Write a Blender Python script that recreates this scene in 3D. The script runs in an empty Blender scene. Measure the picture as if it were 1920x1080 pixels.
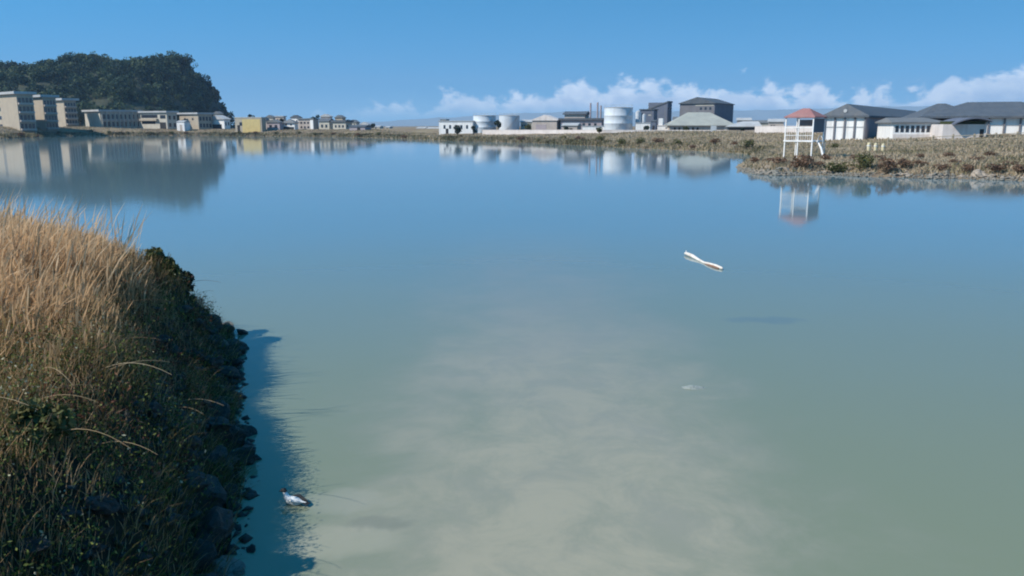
import bpy, bmesh, math, random
import numpy as np
from mathutils import Vector, Matrix, noise as mnoise

R = math.radians
scene = bpy.context.scene
COL = scene.collection

# ------------------------------------------------------------------ camera
CAM_H, TILT, F_PX = 4.5, R(11.5), 1493.0          # focal length in pixels of the 1920 px wide photo
cam_data = bpy.data.cameras.new('camera')
cam_data.sensor_width = 36.0
cam_data.lens = 36.0 * F_PX / 1920.0
cam_data.clip_start, cam_data.clip_end = 0.1, 40000
cam = bpy.data.objects.new('camera', cam_data)
cam.location = (0, 0, CAM_H)
cam.rotation_euler = (R(90) - TILT, 0, 0)
COL.objects.link(cam)
scene.camera = cam

def ray(px, py):
    u, v = (px - 960) / F_PX, (540 - py) / F_PX
    return Vector((u, math.cos(TILT) + v * math.sin(TILT), -math.sin(TILT) + v * math.cos(TILT)))

def at(px, py, Y):                                  # point at world depth Y seen at that pixel
    d = ray(px, py)
    return Vector((0, 0, CAM_H)) + d * (Y / d.y)

def on_plane(px, py, z=0.0):
    d = ray(px, py)
    return Vector((0, 0, CAM_H)) + d * ((z - CAM_H) / d.z)

# ------------------------------------------------------------------ light, sky, exposure
SUN_EL, SUN_DIR = R(43), Vector((-0.93, -0.37, 0)).normalized()
sun_vec = Vector((SUN_DIR.x * math.cos(SUN_EL), SUN_DIR.y * math.cos(SUN_EL), math.sin(SUN_EL)))
sd = bpy.data.lights.new('sun', 'SUN')
sd.energy, sd.angle, sd.color = 4.0, R(0.5), (1.0, 0.93, 0.82)
so = bpy.data.objects.new('sun', sd)
so.rotation_euler = sun_vec.to_track_quat('Z', 'Y').to_euler()
so.location = (-60, -20, 60)
COL.objects.link(so)

scene.view_settings.view_transform = 'Standard'
scene.view_settings.look = 'None'
scene.view_settings.exposure = 0.62
scene.view_settings.gamma = 1.0
scene.cycles.filter_width = 2.0
scene.cycles.use_denoising = True
scene.cycles.max_bounces = 6
scene.cycles.volume_bounces = 0
scene.cycles.transparent_max_bounces = 8

SKY_STRENGTH = 0.14
world = bpy.data.worlds.new('World')
scene.world = world
world.use_nodes = True
wt = world.node_tree
wt.nodes.clear()
def wn(kind, **kw):
    n = wt.nodes.new(kind)
    for k, v in kw.items(): setattr(n, k, v)
    return n
def wmath(op, a, b=None, c=None, clamp=False):
    n = wn('ShaderNodeMath', operation=op, use_clamp=clamp)
    for i, x in enumerate((a, b, c)):
        if x is None: continue
        if isinstance(x, (int, float)): n.inputs[i].default_value = x
        else: wt.links.new(x, n.inputs[i])
    return n.outputs[0]
def wsmooth(x, lo, hi):
    n = wn('ShaderNodeMapRange', interpolation_type='SMOOTHSTEP')
    wt.links.new(x, n.inputs[0])
    n.inputs[1].default_value, n.inputs[2].default_value = lo, hi
    return n.outputs[0]
sky = wn('ShaderNodeTexSky', sky_type='NISHITA')
sky.sun_disc = False
sky.sun_elevation = SUN_EL
sky.sun_rotation = math.atan2(SUN_DIR.x, SUN_DIR.y)
sky.altitude, sky.air_density, sky.dust_density, sky.ozone_density = 0, 1.0, 0.25, 3.0
# the clear air of the photograph: look the sky colour up a little higher than the eye does
sv = wn('ShaderNodeTexCoord')
svm = wn('ShaderNodeVectorMath', operation='MULTIPLY_ADD')
svm.inputs[1].default_value, svm.inputs[2].default_value = (1, 1, 3.2), (0, 0, 0.16)
wt.links.new(sv.outputs['Generated'], svm.inputs[0])
svn = wn('ShaderNodeVectorMath', operation='NORMALIZE'); wt.links.new(svm.outputs[0], svn.inputs[0])
wt.links.new(svn.outputs[0], sky.inputs['Vector'])
hsv = wn('ShaderNodeHueSaturation')
hsv.inputs['Saturation'].default_value = 1.18
hsv.inputs['Value'].default_value = 1.0
clear = wn('ShaderNodeMix', data_type='RGBA', blend_type='MULTIPLY')
clear.inputs[0].default_value = 1.0
clear.inputs[7].default_value = (0.46, 0.99, 1.02, 1)
wt.links.new(sky.outputs[0], clear.inputs[6]); wt.links.new(clear.outputs[2], hsv.inputs['Color'])
tc = wn('ShaderNodeTexCoord')
sx = wn('ShaderNodeSeparateXYZ')
wt.links.new(tc.outputs['Generated'], sx.inputs[0])
az = wmath('ARCTAN2', sx.outputs[0], sx.outputs[1])
el = wmath('ARCSINE', sx.outputs[2])
# height of the cumulus tops along the horizon, as directions from the viewer
TOPS = [(520, 238), (600, 222), (680, 205), (740, 190), (800, 196), (850, 172), (890, 168), (930, 182), (1000, 166), (1070, 152),
        (1120, 158), (1170, 150), (1240, 142), (1275, 160), (1330, 163), (1380, 156), (1440, 150), (1475, 178),
        (1530, 160), (1590, 190), (1650, 165), (1720, 172), (1790, 158), (1850, 132), (1890, 138), (1930, 128), (2050, 150)]
rampT = wn('ShaderNodeValToRGB')
wt.links.new(wmath('MULTIPLY_ADD', az, 1 / 1.3, 0.5), rampT.inputs[0])
cr = rampT.color_ramp
while len(cr.elements) > 1: cr.elements.remove(cr.elements[-1])
for i, (px, py) in enumerate(TOPS):
    d = ray(px, py).normalized()
    p, val = math.atan2(d.x, d.y) / 1.3 + 0.5, max(0.0, math.asin(d.z)) * 10
    e = cr.elements[0] if i == 0 else cr.elements.new(p)
    e.position = p
    e.color = (val, val, val, 1)
top = wmath('MULTIPLY', rampT.outputs[0], 0.1)
cv = wn('ShaderNodeCombineXYZ')
wt.links.new(az, cv.inputs[0]); wt.links.new(wmath('MULTIPLY', el, 1.35), cv.inputs[1])
cn = wn('ShaderNodeTexNoise'); cn.inputs['Scale'].default_value = 26; cn.inputs['Detail'].default_value = 7
cn.inputs['Roughness'].default_value = 0.62; cn.inputs['Distortion'].default_value = 0.25
wt.links.new(cv.outputs[0], cn.inputs['Vector'])
cn2 = wn('ShaderNodeTexNoise'); cn2.inputs['Scale'].default_value = 60; cn2.inputs['Detail'].default_value = 5
wt.links.new(cv.outputs[0], cn2.inputs['Vector'])
below = wmath('SUBTRACT', top, el)                               # >0 under the cloud tops
dens = wmath('ADD', wmath('MULTIPLY', below, 34.0), wmath('MULTIPLY', wmath('SUBTRACT', cn.outputs[0], 0.5), 3.4))
mask = wsmooth(dens, -0.05, 0.5)
mask = wmath('MULTIPLY', mask, wsmooth(el, 0.004, 0.030))
mask = wmath('MULTIPLY', mask, wsmooth(wmath('MULTIPLY_ADD', below, -1.0, 0.060), 0.0, 0.035))
mask = wmath('MULTIPLY', mask, wmath('MULTIPLY_ADD', wsmooth(az, -0.25, 0.1), 0.5, 0.42))
lit = wmath('ADD', wsmooth(below, 0.036, 0.0), wmath('MULTIPLY', wmath('SUBTRACT', cn2.outputs[0], 0.5), 1.6), clamp=True)
ccol = wn('ShaderNodeMix', data_type='RGBA')
wt.links.new(lit, ccol.inputs[0])
ccol.inputs[6].default_value = (4.8, 5.4, 6.6, 1)
ccol.inputs[7].default_value = (9.6, 9.7, 9.8, 1)
veil = wn('ShaderNodeMix', data_type='RGBA')                     # pale moist air low over the horizon
wt.links.new(wmath('MULTIPLY', wsmooth(el, 0.055, 0.0), 0.40), veil.inputs[0])
wt.links.new(hsv.outputs[0], veil.inputs[6]); veil.inputs[7].default_value = (4.2, 5.2, 6.9, 1)
mixc = wn('ShaderNodeMix', data_type='RGBA')
wt.links.new(mask, mixc.inputs[0]); wt.links.new(veil.outputs[2], mixc.inputs[6]); wt.links.new(ccol.outputs[2], mixc.inputs[7])
bg = wn('ShaderNodeBackground'); bg.inputs['Strength'].default_value = SKY_STRENGTH
wt.links.new(mixc.outputs[2], bg.inputs['Color'])
wo = wn('ShaderNodeOutputWorld'); wt.links.new(bg.outputs[0], wo.inputs['Surface'])

# ------------------------------------------------------------------ materials
def new_mat(name):
    m = bpy.data.materials.new(name); m.use_nodes = True
    nt = m.node_tree
    return m, nt, nt.nodes['Principled BSDF']

def mat(name, c1, c2=None, rough=0.8, scale=1.0, bump=0.0, spec=0.3, detail=6, metal=0.0):
    """surface whose own colour wanders between c1 and c2"""
    m, nt, b = new_mat(name)
    b.inputs['Roughness'].default_value = rough
    b.inputs['Specular IOR Level'].default_value = spec
    b.inputs['Metallic'].default_value = metal
    c2 = c2 or tuple(x * 0.8 for x in c1)
    t = nt.nodes.new('ShaderNodeTexCoord')
    n = nt.nodes.new('ShaderNodeTexNoise'); n.inputs['Scale'].default_value = scale; n.inputs['Detail'].default_value = detail
    n.inputs['Roughness'].default_value = 0.65
    nt.links.new(t.outputs['Object'], n.inputs['Vector'])
    r = nt.nodes.new('ShaderNodeValToRGB')
    r.color_ramp.elements[0].position, r.color_ramp.elements[1].position = 0.33, 0.67
    r.color_ramp.elements[0].color, r.color_ramp.elements[1].color = (*c1, 1), (*c2, 1)
    nt.links.new(n.outputs[0], r.inputs[0]); nt.links.new(r.outputs[0], b.inputs['Base Color'])
    if bump:
        bp = nt.nodes.new('ShaderNodeBump'); bp.inputs['Strength'].default_value = bump; bp.inputs['Distance'].default_value = 0.05
        nt.links.new(n.outputs[0], bp.inputs['Height']); nt.links.new(bp.outputs[0], b.inputs['Normal'])
    return m

def streaks(name):
    m = M[name]; nt = m.node_tree; b = nt.nodes['Principled BSDF']
    src = b.inputs['Base Color'].links[0].from_socket
    t = nt.nodes.new('ShaderNodeTexCoord'); mp = nt.nodes.new('ShaderNodeMapping'); mp.inputs['Scale'].default_value = (1.6, 1.6, 0.12)
    n = nt.nodes.new('ShaderNodeTexNoise'); n.inputs['Scale'].default_value = 1.0; n.inputs['Detail'].default_value = 5
    nt.links.new(t.outputs['Object'], mp.inputs[0]); nt.links.new(mp.outputs[0], n.inputs['Vector'])
    r = nt.nodes.new('ShaderNodeMapRange'); r.inputs[1].default_value, r.inputs[2].default_value, r.inputs[3].default_value, r.inputs[4].default_value = 0.48, 0.78, 0.0, 0.30
    nt.links.new(n.outputs[0], r.inputs[0])
    mx = nt.nodes.new('ShaderNodeMix'); mx.data_type = 'RGBA'; nt.links.new(r.outputs[0], mx.inputs[0]); nt.links.new(src, mx.inputs[6])
    mx.inputs[7].default_value = (0.22, 0.19, 0.16, 1); nt.links.new(mx.outputs[2], b.inputs['Base Color'])

def mat_tone(name, stops, rough=0.75, trans=0.25, patch=None):
    """foliage: colour from a per-leaf 'tone' value, optionally shifted by patches over the ground"""
    m, nt, b = new_mat(name)
    b.inputs['Roughness'].default_value = rough; b.inputs['Specular IOR Level'].default_value = 0.2
    a = nt.nodes.new('ShaderNodeAttribute'); a.attribute_name = 'tone'
    val = a.outputs['Fac']
    if patch:
        t = nt.nodes.new('ShaderNodeTexCoord')
        n = nt.nodes.new('ShaderNodeTexNoise'); n.inputs['Scale'].default_value = patch[0]; n.inputs['Detail'].default_value = 3
        nt.links.new(t.outputs['Object'], n.inputs['Vector'])
        ma = nt.nodes.new('ShaderNodeMath'); ma.operation = 'MULTIPLY_ADD'
        nt.links.new(n.outputs[0], ma.inputs[0]); ma.inputs[1].default_value = patch[1]
        mb = nt.nodes.new('ShaderNodeMath'); mb.operation = 'SUBTRACT'
        nt.links.new(val, mb.inputs[0]); mb.inputs[1].default_value = patch[1] * 0.5
        nt.links.new(mb.outputs[0], ma.inputs[2]); val = ma.outputs[0]
    r = nt.nodes.new('ShaderNodeValToRGB')
    els = r.color_ramp.elements
    while len(els) > 1: els.remove(els[-1])
    for i, (p, c) in enumerate(stops):
        e = els[0] if i == 0 else els.new(p)
        e.position = p; e.color = (*c, 1)
    nt.links.new(val, r.inputs[0]); nt.links.new(r.outputs[0], b.inputs['Base Color'])
    if trans:
        tr = nt.nodes.new('ShaderNodeBsdfTranslucent'); nt.links.new(r.outputs[0], tr.inputs['Color'])
        mx = nt.nodes.new('ShaderNodeMixShader'); mx.inputs[0].default_value = trans
        nt.links.new(b.outputs[0], mx.inputs[1]); nt.links.new(tr.outputs[0], mx.inputs[2])
        nt.links.new(mx.outputs[0], nt.nodes['Material Output'].inputs['Surface'])
    return m

M = {}
M['cream'] = mat('cream_render', (0.42, 0.36, 0.28), (0.34, 0.29, 0.23), scale=0.4)
M['pale'] = mat('pale_render', (0.50, 0.47, 0.40), (0.40, 0.37, 0.32), scale=0.4)
M['white'] = mat('white_paint', (0.80, 0.79, 0.78), (0.72, 0.71, 0.70), scale=0.5, rough=0.6)
M['pinkwhite'] = mat('pinkish_white_wall', (0.70, 0.64, 0.61), (0.56, 0.51, 0.49), scale=0.35)
M['steel'] = mat('tank_steel_paint', (0.60, 0.64, 0.68), (0.52, 0.56, 0.61), scale=0.6, rough=0.5)
M['yellow'] = mat('yellow_paint', (0.56, 0.43, 0.19), (0.47, 0.36, 0.16), scale=0.5)
M['mauve'] = mat('mauve_cladding', (0.37, 0.32, 0.34), (0.30, 0.26, 0.28), scale=0.5)
M['beige'] = mat('beige_cladding', (0.46, 0.40, 0.36), (0.38, 0.33, 0.30), scale=0.5)
M['slate'] = mat('slate_blue_cladding', (0.12, 0.14, 0.19), (0.095, 0.11, 0.15), scale=0.6)  # cladding lightened so its colour also holds distance haze
M['greyclad'] = mat('grey_cladding', (0.17, 0.17, 0.19), (0.13, 0.13, 0.15), scale=0.5)
M['darkroof'] = mat('dark_grey_roof', (0.092, 0.108, 0.13), (0.066, 0.08, 0.098), scale=0.5, rough=0.7)
M['midroof'] = mat('grey_roof', (0.16, 0.17, 0.18), (0.12, 0.13, 0.14), scale=0.5)
M['paleroof'] = mat('pale_grey_roof', (0.44, 0.45, 0.46), (0.34, 0.35, 0.36), scale=0.4)
M['palegreen'] = mat('pale_green_grey_roof', (0.36, 0.37, 0.33), (0.28, 0.29, 0.27), scale=0.3)
M['redroof'] = mat('faded_red_roof', (0.34, 0.17, 0.16), (0.25, 0.12, 0.12), scale=1.0)
M['glass'] = mat('dark_window_glass', (0.03, 0.035, 0.05), (0.02, 0.025, 0.035), rough=0.15, spec=0.5)
M['dark'] = mat('dark_opening', (0.03, 0.028, 0.03), (0.02, 0.02, 0.022))
M['wood'] = mat('weathered_timber', (0.42, 0.35, 0.25), (0.30, 0.25, 0.18), scale=3)
M['postyellow'] = mat('pale_yellow_post', (0.62, 0.55, 0.36), (0.5, 0.44, 0.3), scale=3)
M['bark'] = mat('bark', (0.10, 0.075, 0.05), (0.06, 0.045, 0.03), scale=4, bump=0.5)
M['rock_dark'] = mat('dark_wet_rock', (0.050, 0.052, 0.050), (0.022, 0.026, 0.024), scale=4, bump=0.9, rough=0.7)
M['rock_grey'] = mat('grey_rock', (0.24, 0.23, 0.20), (0.13, 0.12, 0.105), scale=4, bump=0.8)
M['rock_pale'] = mat('pale_rock', (0.38, 0.32, 0.26), (0.22, 0.18, 0.145), scale=4, bump=0.8)
M['drift'] = mat('bleached_driftwood', (0.72, 0.69, 0.65), (0.50, 0.44, 0.38), scale=6, bump=0.3)
M['driftbark'] = mat('brown_bark_patch', (0.28, 0.15, 0.10), (0.16, 0.09, 0.06), scale=8, bump=0.5)
M['plastic'] = mat('dirty_white_sheet', (0.27, 0.30, 0.28), (0.22, 0.24, 0.22), scale=3, rough=0.5)
M['feather_w'] = mat('white_feathers', (0.78, 0.78, 0.76), (0.62, 0.63, 0.62), scale=14, bump=0.3)
M['feather_k'] = mat('black_feathers', (0.02, 0.022, 0.025), (0.035, 0.035, 0.035), scale=14, bump=0.3)
M['beak'] = mat('dark_bill', (0.05, 0.03, 0.02), (0.03, 0.02, 0.02), rough=0.4)

for k_ in ('cream', 'pale', 'white', 'pinkwhite', 'steel', 'beige', 'greyclad', 'slate', 'paleroof', 'palegreen', 'darkroof', 'midroof', 'redroof'): streaks(k_)
M['drygrass'] = mat_tone('dry_grass', [(0.0, (0.07, 0.085, 0.022)), (0.22, (0.22, 0.16, 0.07)), (0.5, (0.52, 0.33, 0.18)), (0.78, (0.66, 0.45, 0.26)), (1.0, (0.78, 0.60, 0.40))], trans=0.45)
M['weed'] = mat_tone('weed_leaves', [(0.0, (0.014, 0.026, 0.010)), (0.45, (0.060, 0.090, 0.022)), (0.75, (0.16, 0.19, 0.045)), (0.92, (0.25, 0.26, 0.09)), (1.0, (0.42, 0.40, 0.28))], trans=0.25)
M['stalk'] = mat_tone('dead_stalks', [(0.0, (0.16, 0.10, 0.055)), (0.5, (0.30, 0.22, 0.13)), (1.0, (0.42, 0.35, 0.24))], trans=0.1)
M['redweed'] = mat_tone('russet_weed', [(0.0, (0.06, 0.022, 0.016)), (0.5, (0.13, 0.05, 0.03)), (1.0, (0.22, 0.12, 0.07))], trans=0.2)
M['scrub'] = mat_tone('shore_scrub', [(0.0, (0.045, 0.040, 0.024)), (0.16, (0.11, 0.10, 0.05)), (0.30, (0.26, 0.235, 0.13)), (0.5, (0.38, 0.295, 0.21)), (0.75, (0.47, 0.39, 0.28)), (1.0, (0.50, 0.44, 0.31))], trans=0.35, patch=(0.09, 1.1))
M['wood_leaf'] = mat_tone('hill_forest_leaves', [(0.0, (0.014, 0.032, 0.024)), (0.4, (0.030, 0.058, 0.034)), (0.75, (0.066, 0.098, 0.046)), (1.0, (0.13, 0.15, 0.075))], trans=0.15)
M['tree_leaf'] = mat_tone('dark_tree_leaves', [(0.0, (0.012, 0.022, 0.018)), (0.5, (0.024, 0.038, 0.026)), (1.0, (0.045, 0.06, 0.034))], trans=0.15)
M['bush_green'] = mat_tone('olive_bush_leaves', [(0.0, (0.045, 0.055, 0.018)), (0.5, (0.095, 0.10, 0.036)), (1.0, (0.17, 0.155, 0.07))], trans=0.2)
M['bush_brown'] = mat_tone('russet_bush_leaves', [(0.0, (0.085, 0.045, 0.030)), (0.5, (0.16, 0.095, 0.062)), (1.0, (0.25, 0.165, 0.11))], trans=0.2)

# ------------------------------------------------------------------ mesh helpers
def tag(o, label=None, cat=None, group=None, kind=None):
    for k, v in (('label', label), ('category', cat), ('group', group), ('kind', kind)):
        if v: o[k] = v
    return o

def empty(name, loc, rz=0.0, label=None, cat=None, group=None):
    o = bpy.data.objects.new(name, None)
    o.empty_display_size = 0.2
    o.location = loc; o.rotation_euler = (0, 0, rz)
    COL.objects.link(o)
    return tag(o, label, cat, group)

class MB:
    """collects shapes and links them as one mesh object"""
    def __init__(s): s.v, s.f, s.m, s.mats = [], [], [], []
    def mi(s, m):
        if m not in s.mats: s.mats.append(m)
        return s.mats.index(m)
    def add(s, vs, fs, m):
        b = len(s.v); s.v += [tuple(v) for v in vs]
        s.f += [tuple(b + i for i in f) for f in fs]; s.m += [s.mi(m)] * len(fs)
        return s
    def box(s, x0, x1, y0, y1, z0, z1, m):
        return s.add([(x0, y0, z0), (x1, y0, z0), (x1, y1, z0), (x0, y1, z0), (x0, y0, z1), (x1, y0, z1), (x1, y1, z1), (x0, y1, z1)],
                     [(0, 3, 2, 1), (4, 5, 6, 7), (0, 1, 5, 4), (1, 2, 6, 5), (2, 3, 7, 6), (3, 0, 4, 7)], m)
    def hull(s, vs, fs, m): return s.add(vs, fs, m)
    def gable(s, x0, x1, y0, y1, z0, z1, m, along='x', hip0=0.0, hip1=0.0, th=0.25):
        """pitched roof solid over a rectangle, its ridge along x or y, ends pulled in by hip0 / hip1"""
        def P(a, b, z): return (a, b, z) if along == 'x' else (b, a, z)
        if along == 'x': a0, a1, b0, b1 = x0, x1, y0, y1
        else: a0, a1, b0, b1 = y0, y1, x0, x1
        bm = (b0 + b1) / 2
        vs = [P(a0, b0, z0), P(a1, b0, z0), P(a1, b1, z0), P(a0, b1, z0), P(a0, b0, z0 + th), P(a1, b0, z0 + th), P(a1, b1, z0 + th), P(a0, b1, z0 + th), P(a0 + hip0, bm, z1), P(a1 - hip1, bm, z1)]
        fs = [(0, 3, 2, 1), (0, 1, 5, 4), (1, 2, 6, 5), (2, 3, 7, 6), (3, 0, 4, 7), (4, 5, 9, 8), (6, 7, 8, 9), (5, 6, 9), (7, 4, 8)]
        if along == 'y': fs = [tuple(reversed(f)) for f in fs]
        return s.add(vs, fs, m)
    def tube(s, pts, rad, m, n=8, cap=True):
        rings = []
        pts = [Vector(p) for p in pts]
        rad = rad if isinstance(rad, (list, tuple)) else [rad] * len(pts)
        vs, fs = [], []
        for i, p in enumerate(pts):
            t = (pts[min(i + 1, len(pts) - 1)] - pts[max(i - 1, 0)]).normalized()
            a = t.cross(Vector((0, 0, 1)))
            if a.length < 1e-3: a = t.cross(Vector((1, 0, 0)))
            a.normalize(); b = t.cross(a)
            for k in range(n):
                w = 2 * math.pi * k / n
                vs.append(p + (a * math.cos(w) + b * math.sin(w)) * rad[i])
        for i in range(len(pts) - 1):
            for k in range(n):
                k2 = (k + 1) % n
                fs.append((i * n + k, i * n + k2, (i + 1) * n + k2, (i + 1) * n + k))
        if cap:
            fs.append(tuple(range(n))); fs.append(tuple((len(pts) - 1) * n + k for k in reversed(range(n))))
        return s.add(vs, fs, m)
    def lathe(s, prof, m, n=40):
        vs, fs = [], []
        for r, z in prof:
            for k in range(n):
                w = 2 * math.pi * k / n
                vs.append((r * math.cos(w), r * math.sin(w), z))
        for i in range(len(prof) - 1):
            for k in range(n):
                k2 = (k + 1) % n
                fs.append((i * n + k, i * n + k2, (i + 1) * n + k2, (i + 1) * n + k))
        fs.append(tuple((len(prof) - 1) * n + k for k in range(n)))
        return s.add(vs, fs, m)
    def build(s, name, parent=None, loc=None, smooth=False):
        me = bpy.data.meshes.new(name); me.from_pydata(s.v, [], s.f)
        for m in s.mats: me.materials.append(m)
        me.polygons.foreach_set('material_index', s.m)
        if smooth:
            me.polygons.foreach_set('use_smooth', [True] * len(s.f))
            me.set_sharp_from_angle(angle=R(40))
        bm = bmesh.new(); bm.from_mesh(me); bmesh.ops.recalc_face_normals(bm, faces=bm.faces); bm.to_mesh(me); bm.free()
        o = bpy.data.objects.new(name, me); COL.objects.link(o)
        if parent: o.parent = parent
        if loc is not None: o.location = loc
        return o

def np_mesh(name, V, Q, m, tone=None, smooth=False):
    """fast mesh from numpy vertices and equal-sided faces"""
    me = bpy.data.meshes.new(name)
    V = np.ascontiguousarray(V, dtype=np.float32); Q = np.ascontiguousarray(Q, dtype=np.int32)
    k = Q.shape[1]
    me.vertices.add(len(V)); me.vertices.foreach_set('co', V.ravel())
    me.loops.add(Q.size); me.loops.foreach_set('vertex_index', Q.ravel())
    me.polygons.add(len(Q)); me.polygons.foreach_set('loop_start', np.arange(0, Q.size, k, dtype=np.int32))
    if smooth: me.polygons.foreach_set('use_smooth', np.ones(len(Q), dtype=bool))
    me.update(calc_edges=True)
    if tone is not None:
        a = me.attributes.new('tone', 'FLOAT', 'POINT'); a.data.foreach_set('value', np.ascontiguousarray(tone, dtype=np.float32))
    me.materials.append(m)
    return me

def np_obj(name, V, Q, m, tone=None, parent=None, smooth=False):
    o = bpy.data.objects.new(name, np_mesh(name, V, Q, m, tone, smooth)); COL.objects.link(o)
    if parent: o.parent = parent
    return o

def copy_tree(o, parent=None):
    c = o.copy(); COL.objects.link(c)
    if parent: c.parent = parent
    for ch in [x for x in o.children]: copy_tree(ch, c)
    return c

def blades(rng, base, length, lean_dir, lean, width, prof, tone, curl=0.35):
    """grass blades / stalks: strips of three quads along a bent line. prof = widths at 4 stations"""
    n = len(base)
    st = np.array([0, 0.4, 0.75, 1.0])
    ang = rng.uniform(0, 2 * np.pi, n)
    wd = np.stack([np.cos(ang), np.sin(ang), np.zeros(n)], 1)
    V = np.zeros((n, 4, 2, 3))
    for i, s in enumerate(st):
        off = lean[:, None] * length[:, None] * lean_dir * (s ** (1 + curl * 2))
        z = length * s * np.sqrt(np.clip(1 - (lean * s) ** 2 * 0.6, 0.15, 1))
        p = base + off; p[:, 2] = base[:, 2] + z
        w = width * prof[:, i] * 0.5
        V[:, i, 0] = p - wd * w[:, None]; V[:, i, 1] = p + wd * w[:, None]
    b = np.arange(n)[:, None] * 8
    Q = np.concatenate([b + np.array([[2 * i, 2 * i + 1, 2 * i + 3, 2 * i + 2]]) for i in range(3)], 0)
    T = np.repeat(tone, 8) if tone.ndim == 1 else np.repeat(tone, 2, axis=1).reshape(-1)
    return V.reshape(-1, 3), Q, T

def leaves(rng, pos, size, tone, aspect=0.55, flat=0.0):
    """leaf quads (diamond) of the given size at the given places, turned every way"""
    n = len(pos)
    a = rng.normal(size=(n, 3)); a[:, 2] *= (1 - flat); a /= np.linalg.norm(a, axis=1, keepdims=True)
    c = rng.normal(size=(n, 3)); b = np.cross(a, c); b /= np.linalg.norm(b, axis=1, keepdims=True)
    s = size[:, None]
    V = np.stack([pos - a * s * 0.5, pos + b * s * 0.5 * aspect, pos + a * s * 0.5, pos - b * s * 0.5 * aspect], 1).reshape(-1, 3)
    Q = np.arange(n)[:, None] * 4 + np.array([[0, 1, 2, 3]])
    return V, Q, np.repeat(tone, 4)

def join(parts):
    V, Q, T, o = [], [], [], 0
    for v, q, t in parts:
        V.append(v); Q.append(q + o); T.append(t); o += len(v)
    return np.concatenate(V), np.concatenate(Q), np.concatenate(T)

def ball_points(rng, n, shell=0.55):
    d = rng.normal(size=(n, 3)); d /= np.linalg.norm(d, axis=1, keepdims=True)
    return d * (shell + (1 - shell) * rng.uniform(0, 1, n) ** 0.6)[:, None]

# ------------------------------------------------------------------ shoreline and ground
def W(px, py):
    p = on_plane(px, py); return (p.x, p.y)
SHORE = [(-1.2, -60), (-1.6, -8), (-2.25, 4), (-2.9, 7.4), (-3.2, 8.6), (-3.52, 9.96), (-4.32, 11.9), (-5.22, 14.5), (-5.7, 16.0), (-6.4, 17.2), (-7.8, 18.1), (-9.4, 19.6),
         (-12, 22), (-16.5, 25.5), (-24, 29.5), (-45, 37), (-120, 62), (-260, 120), (-280, 200)]
SHORE += [W(*p) for p in [(-160, 264), (0, 260), (60, 258), (110, 255.5), (180, 254.8), (250, 254.8), (320, 254.3), (380, 254.3), (450, 255.3), (560, 256), (640, 257), (720, 259), (800, 262), (860, 264.5),
                          (930, 266), (1000, 268), (1050, 271), (1110, 273), (1160, 277), (1220, 279), (1290, 282), (1350, 285), (1400, 289), (1412, 294), (1395, 302), (1380, 309), (1377, 315), (1392, 322), (1425, 328),
                          (1470, 330), (1520, 328.5), (1560, 329), (1620, 332), (1690, 333), (1750, 336), (1800, 335), (1850, 338), (1920, 340), (2100, 352), (2500, 372)]]
SHORE += [(120, 36), (160, 0), (160, -60)]
SH = np.array(SHORE)

def shore_dist(x, y):
    """signed distance to the shoreline, positive on land"""
    x = np.asarray(x, float); y = np.asarray(y, float)
    best = np.full(x.shape, 1e18); inside = np.zeros(x.shape, bool)
    for i in range(len(SH)):
        ax, ay = SH[i]; bx, by = SH[(i + 1) % len(SH)]
        dx, dy = bx - ax, by - ay
        t = np.clip(((x - ax) * dx + (y - ay) * dy) / (dx * dx + dy * dy), 0, 1)
        best = np.minimum(best, (x - ax - t * dx) ** 2 + (y - ay - t * dy) ** 2)
        c = ((ay > y) != (by > y))
        with np.errstate(divide='ignore', invalid='ignore'):
            xi = ax + (y - ay) * dx / (dy if dy else 1e-12)
        inside ^= c & (x < xi)
    return np.where(inside, -1, 1) * np.sqrt(best)

def sm(t):
    t = np.clip(t, 0, 1); return t * t * (3 - 2 * t)

_waves = [(0.21, 0.13, 1.1), (-0.11, 0.27, 2.3), (0.47, -0.33, 0.4), (0.9, 0.7, 4.0), (-0.6, 1.1, 5.2)]
def wob(x, y, k=1.0):
    s = 0
    for a, b, c in _waves: s = s + np.sin(a * k * x + b * k * y + c)
    return s / len(_waves)

def ground_z(x, y):
    x = np.asarray(x, float); y = np.asarray(y, float)
    d = shore_dist(x, y)
    near = (x < 0) & (y < 60)
    d = np.where(near, d + 0.10 * wob(x, y, 9) + 0.10 * wob(x, y, 4.3) - 0.06, d)
    # near bank: steep rocky face, then a gently rising grassy top
    dn = d + 0.35 * wob(x, y, 2.2)
    taper = 1 - 0.25 * sm((y - 15) / 10)
    zb = (1.75 * sm((dn + 0.25) / 2.3) + 0.45 * sm((dn - 1.5) / 4) + 0.10 * wob(x, y, 3)) * taper
    # far shores
    left = 1 - sm((x / np.maximum(y, 1) + 0.19) / 0.10)
    hm = 3.15 + 0.75 * (1 - sm((x / np.maximum(y, 1) + 0.53) / 0.06)) - 0.45 * left * sm((x / np.maximum(y, 1) + 0.50) / 0.1)
    ext = 58 - 41 * left
    zf = 0.75 * sm(d / 3.5) + (hm - 0.75) * sm(d / ext) + 0.14 * wob(x, y, 0.8) * sm(d / 6)
    land = np.where(near, zb, zf)
    z = np.where(d > 0, land * sm(d / 0.55) + 0.14 * np.clip(d, 0, 0.5), np.maximum(-0.9, d * 0.35))
    return z
def gz(x, y): return float(ground_z(np.array([x]), np.array([y]))[0])

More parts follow.
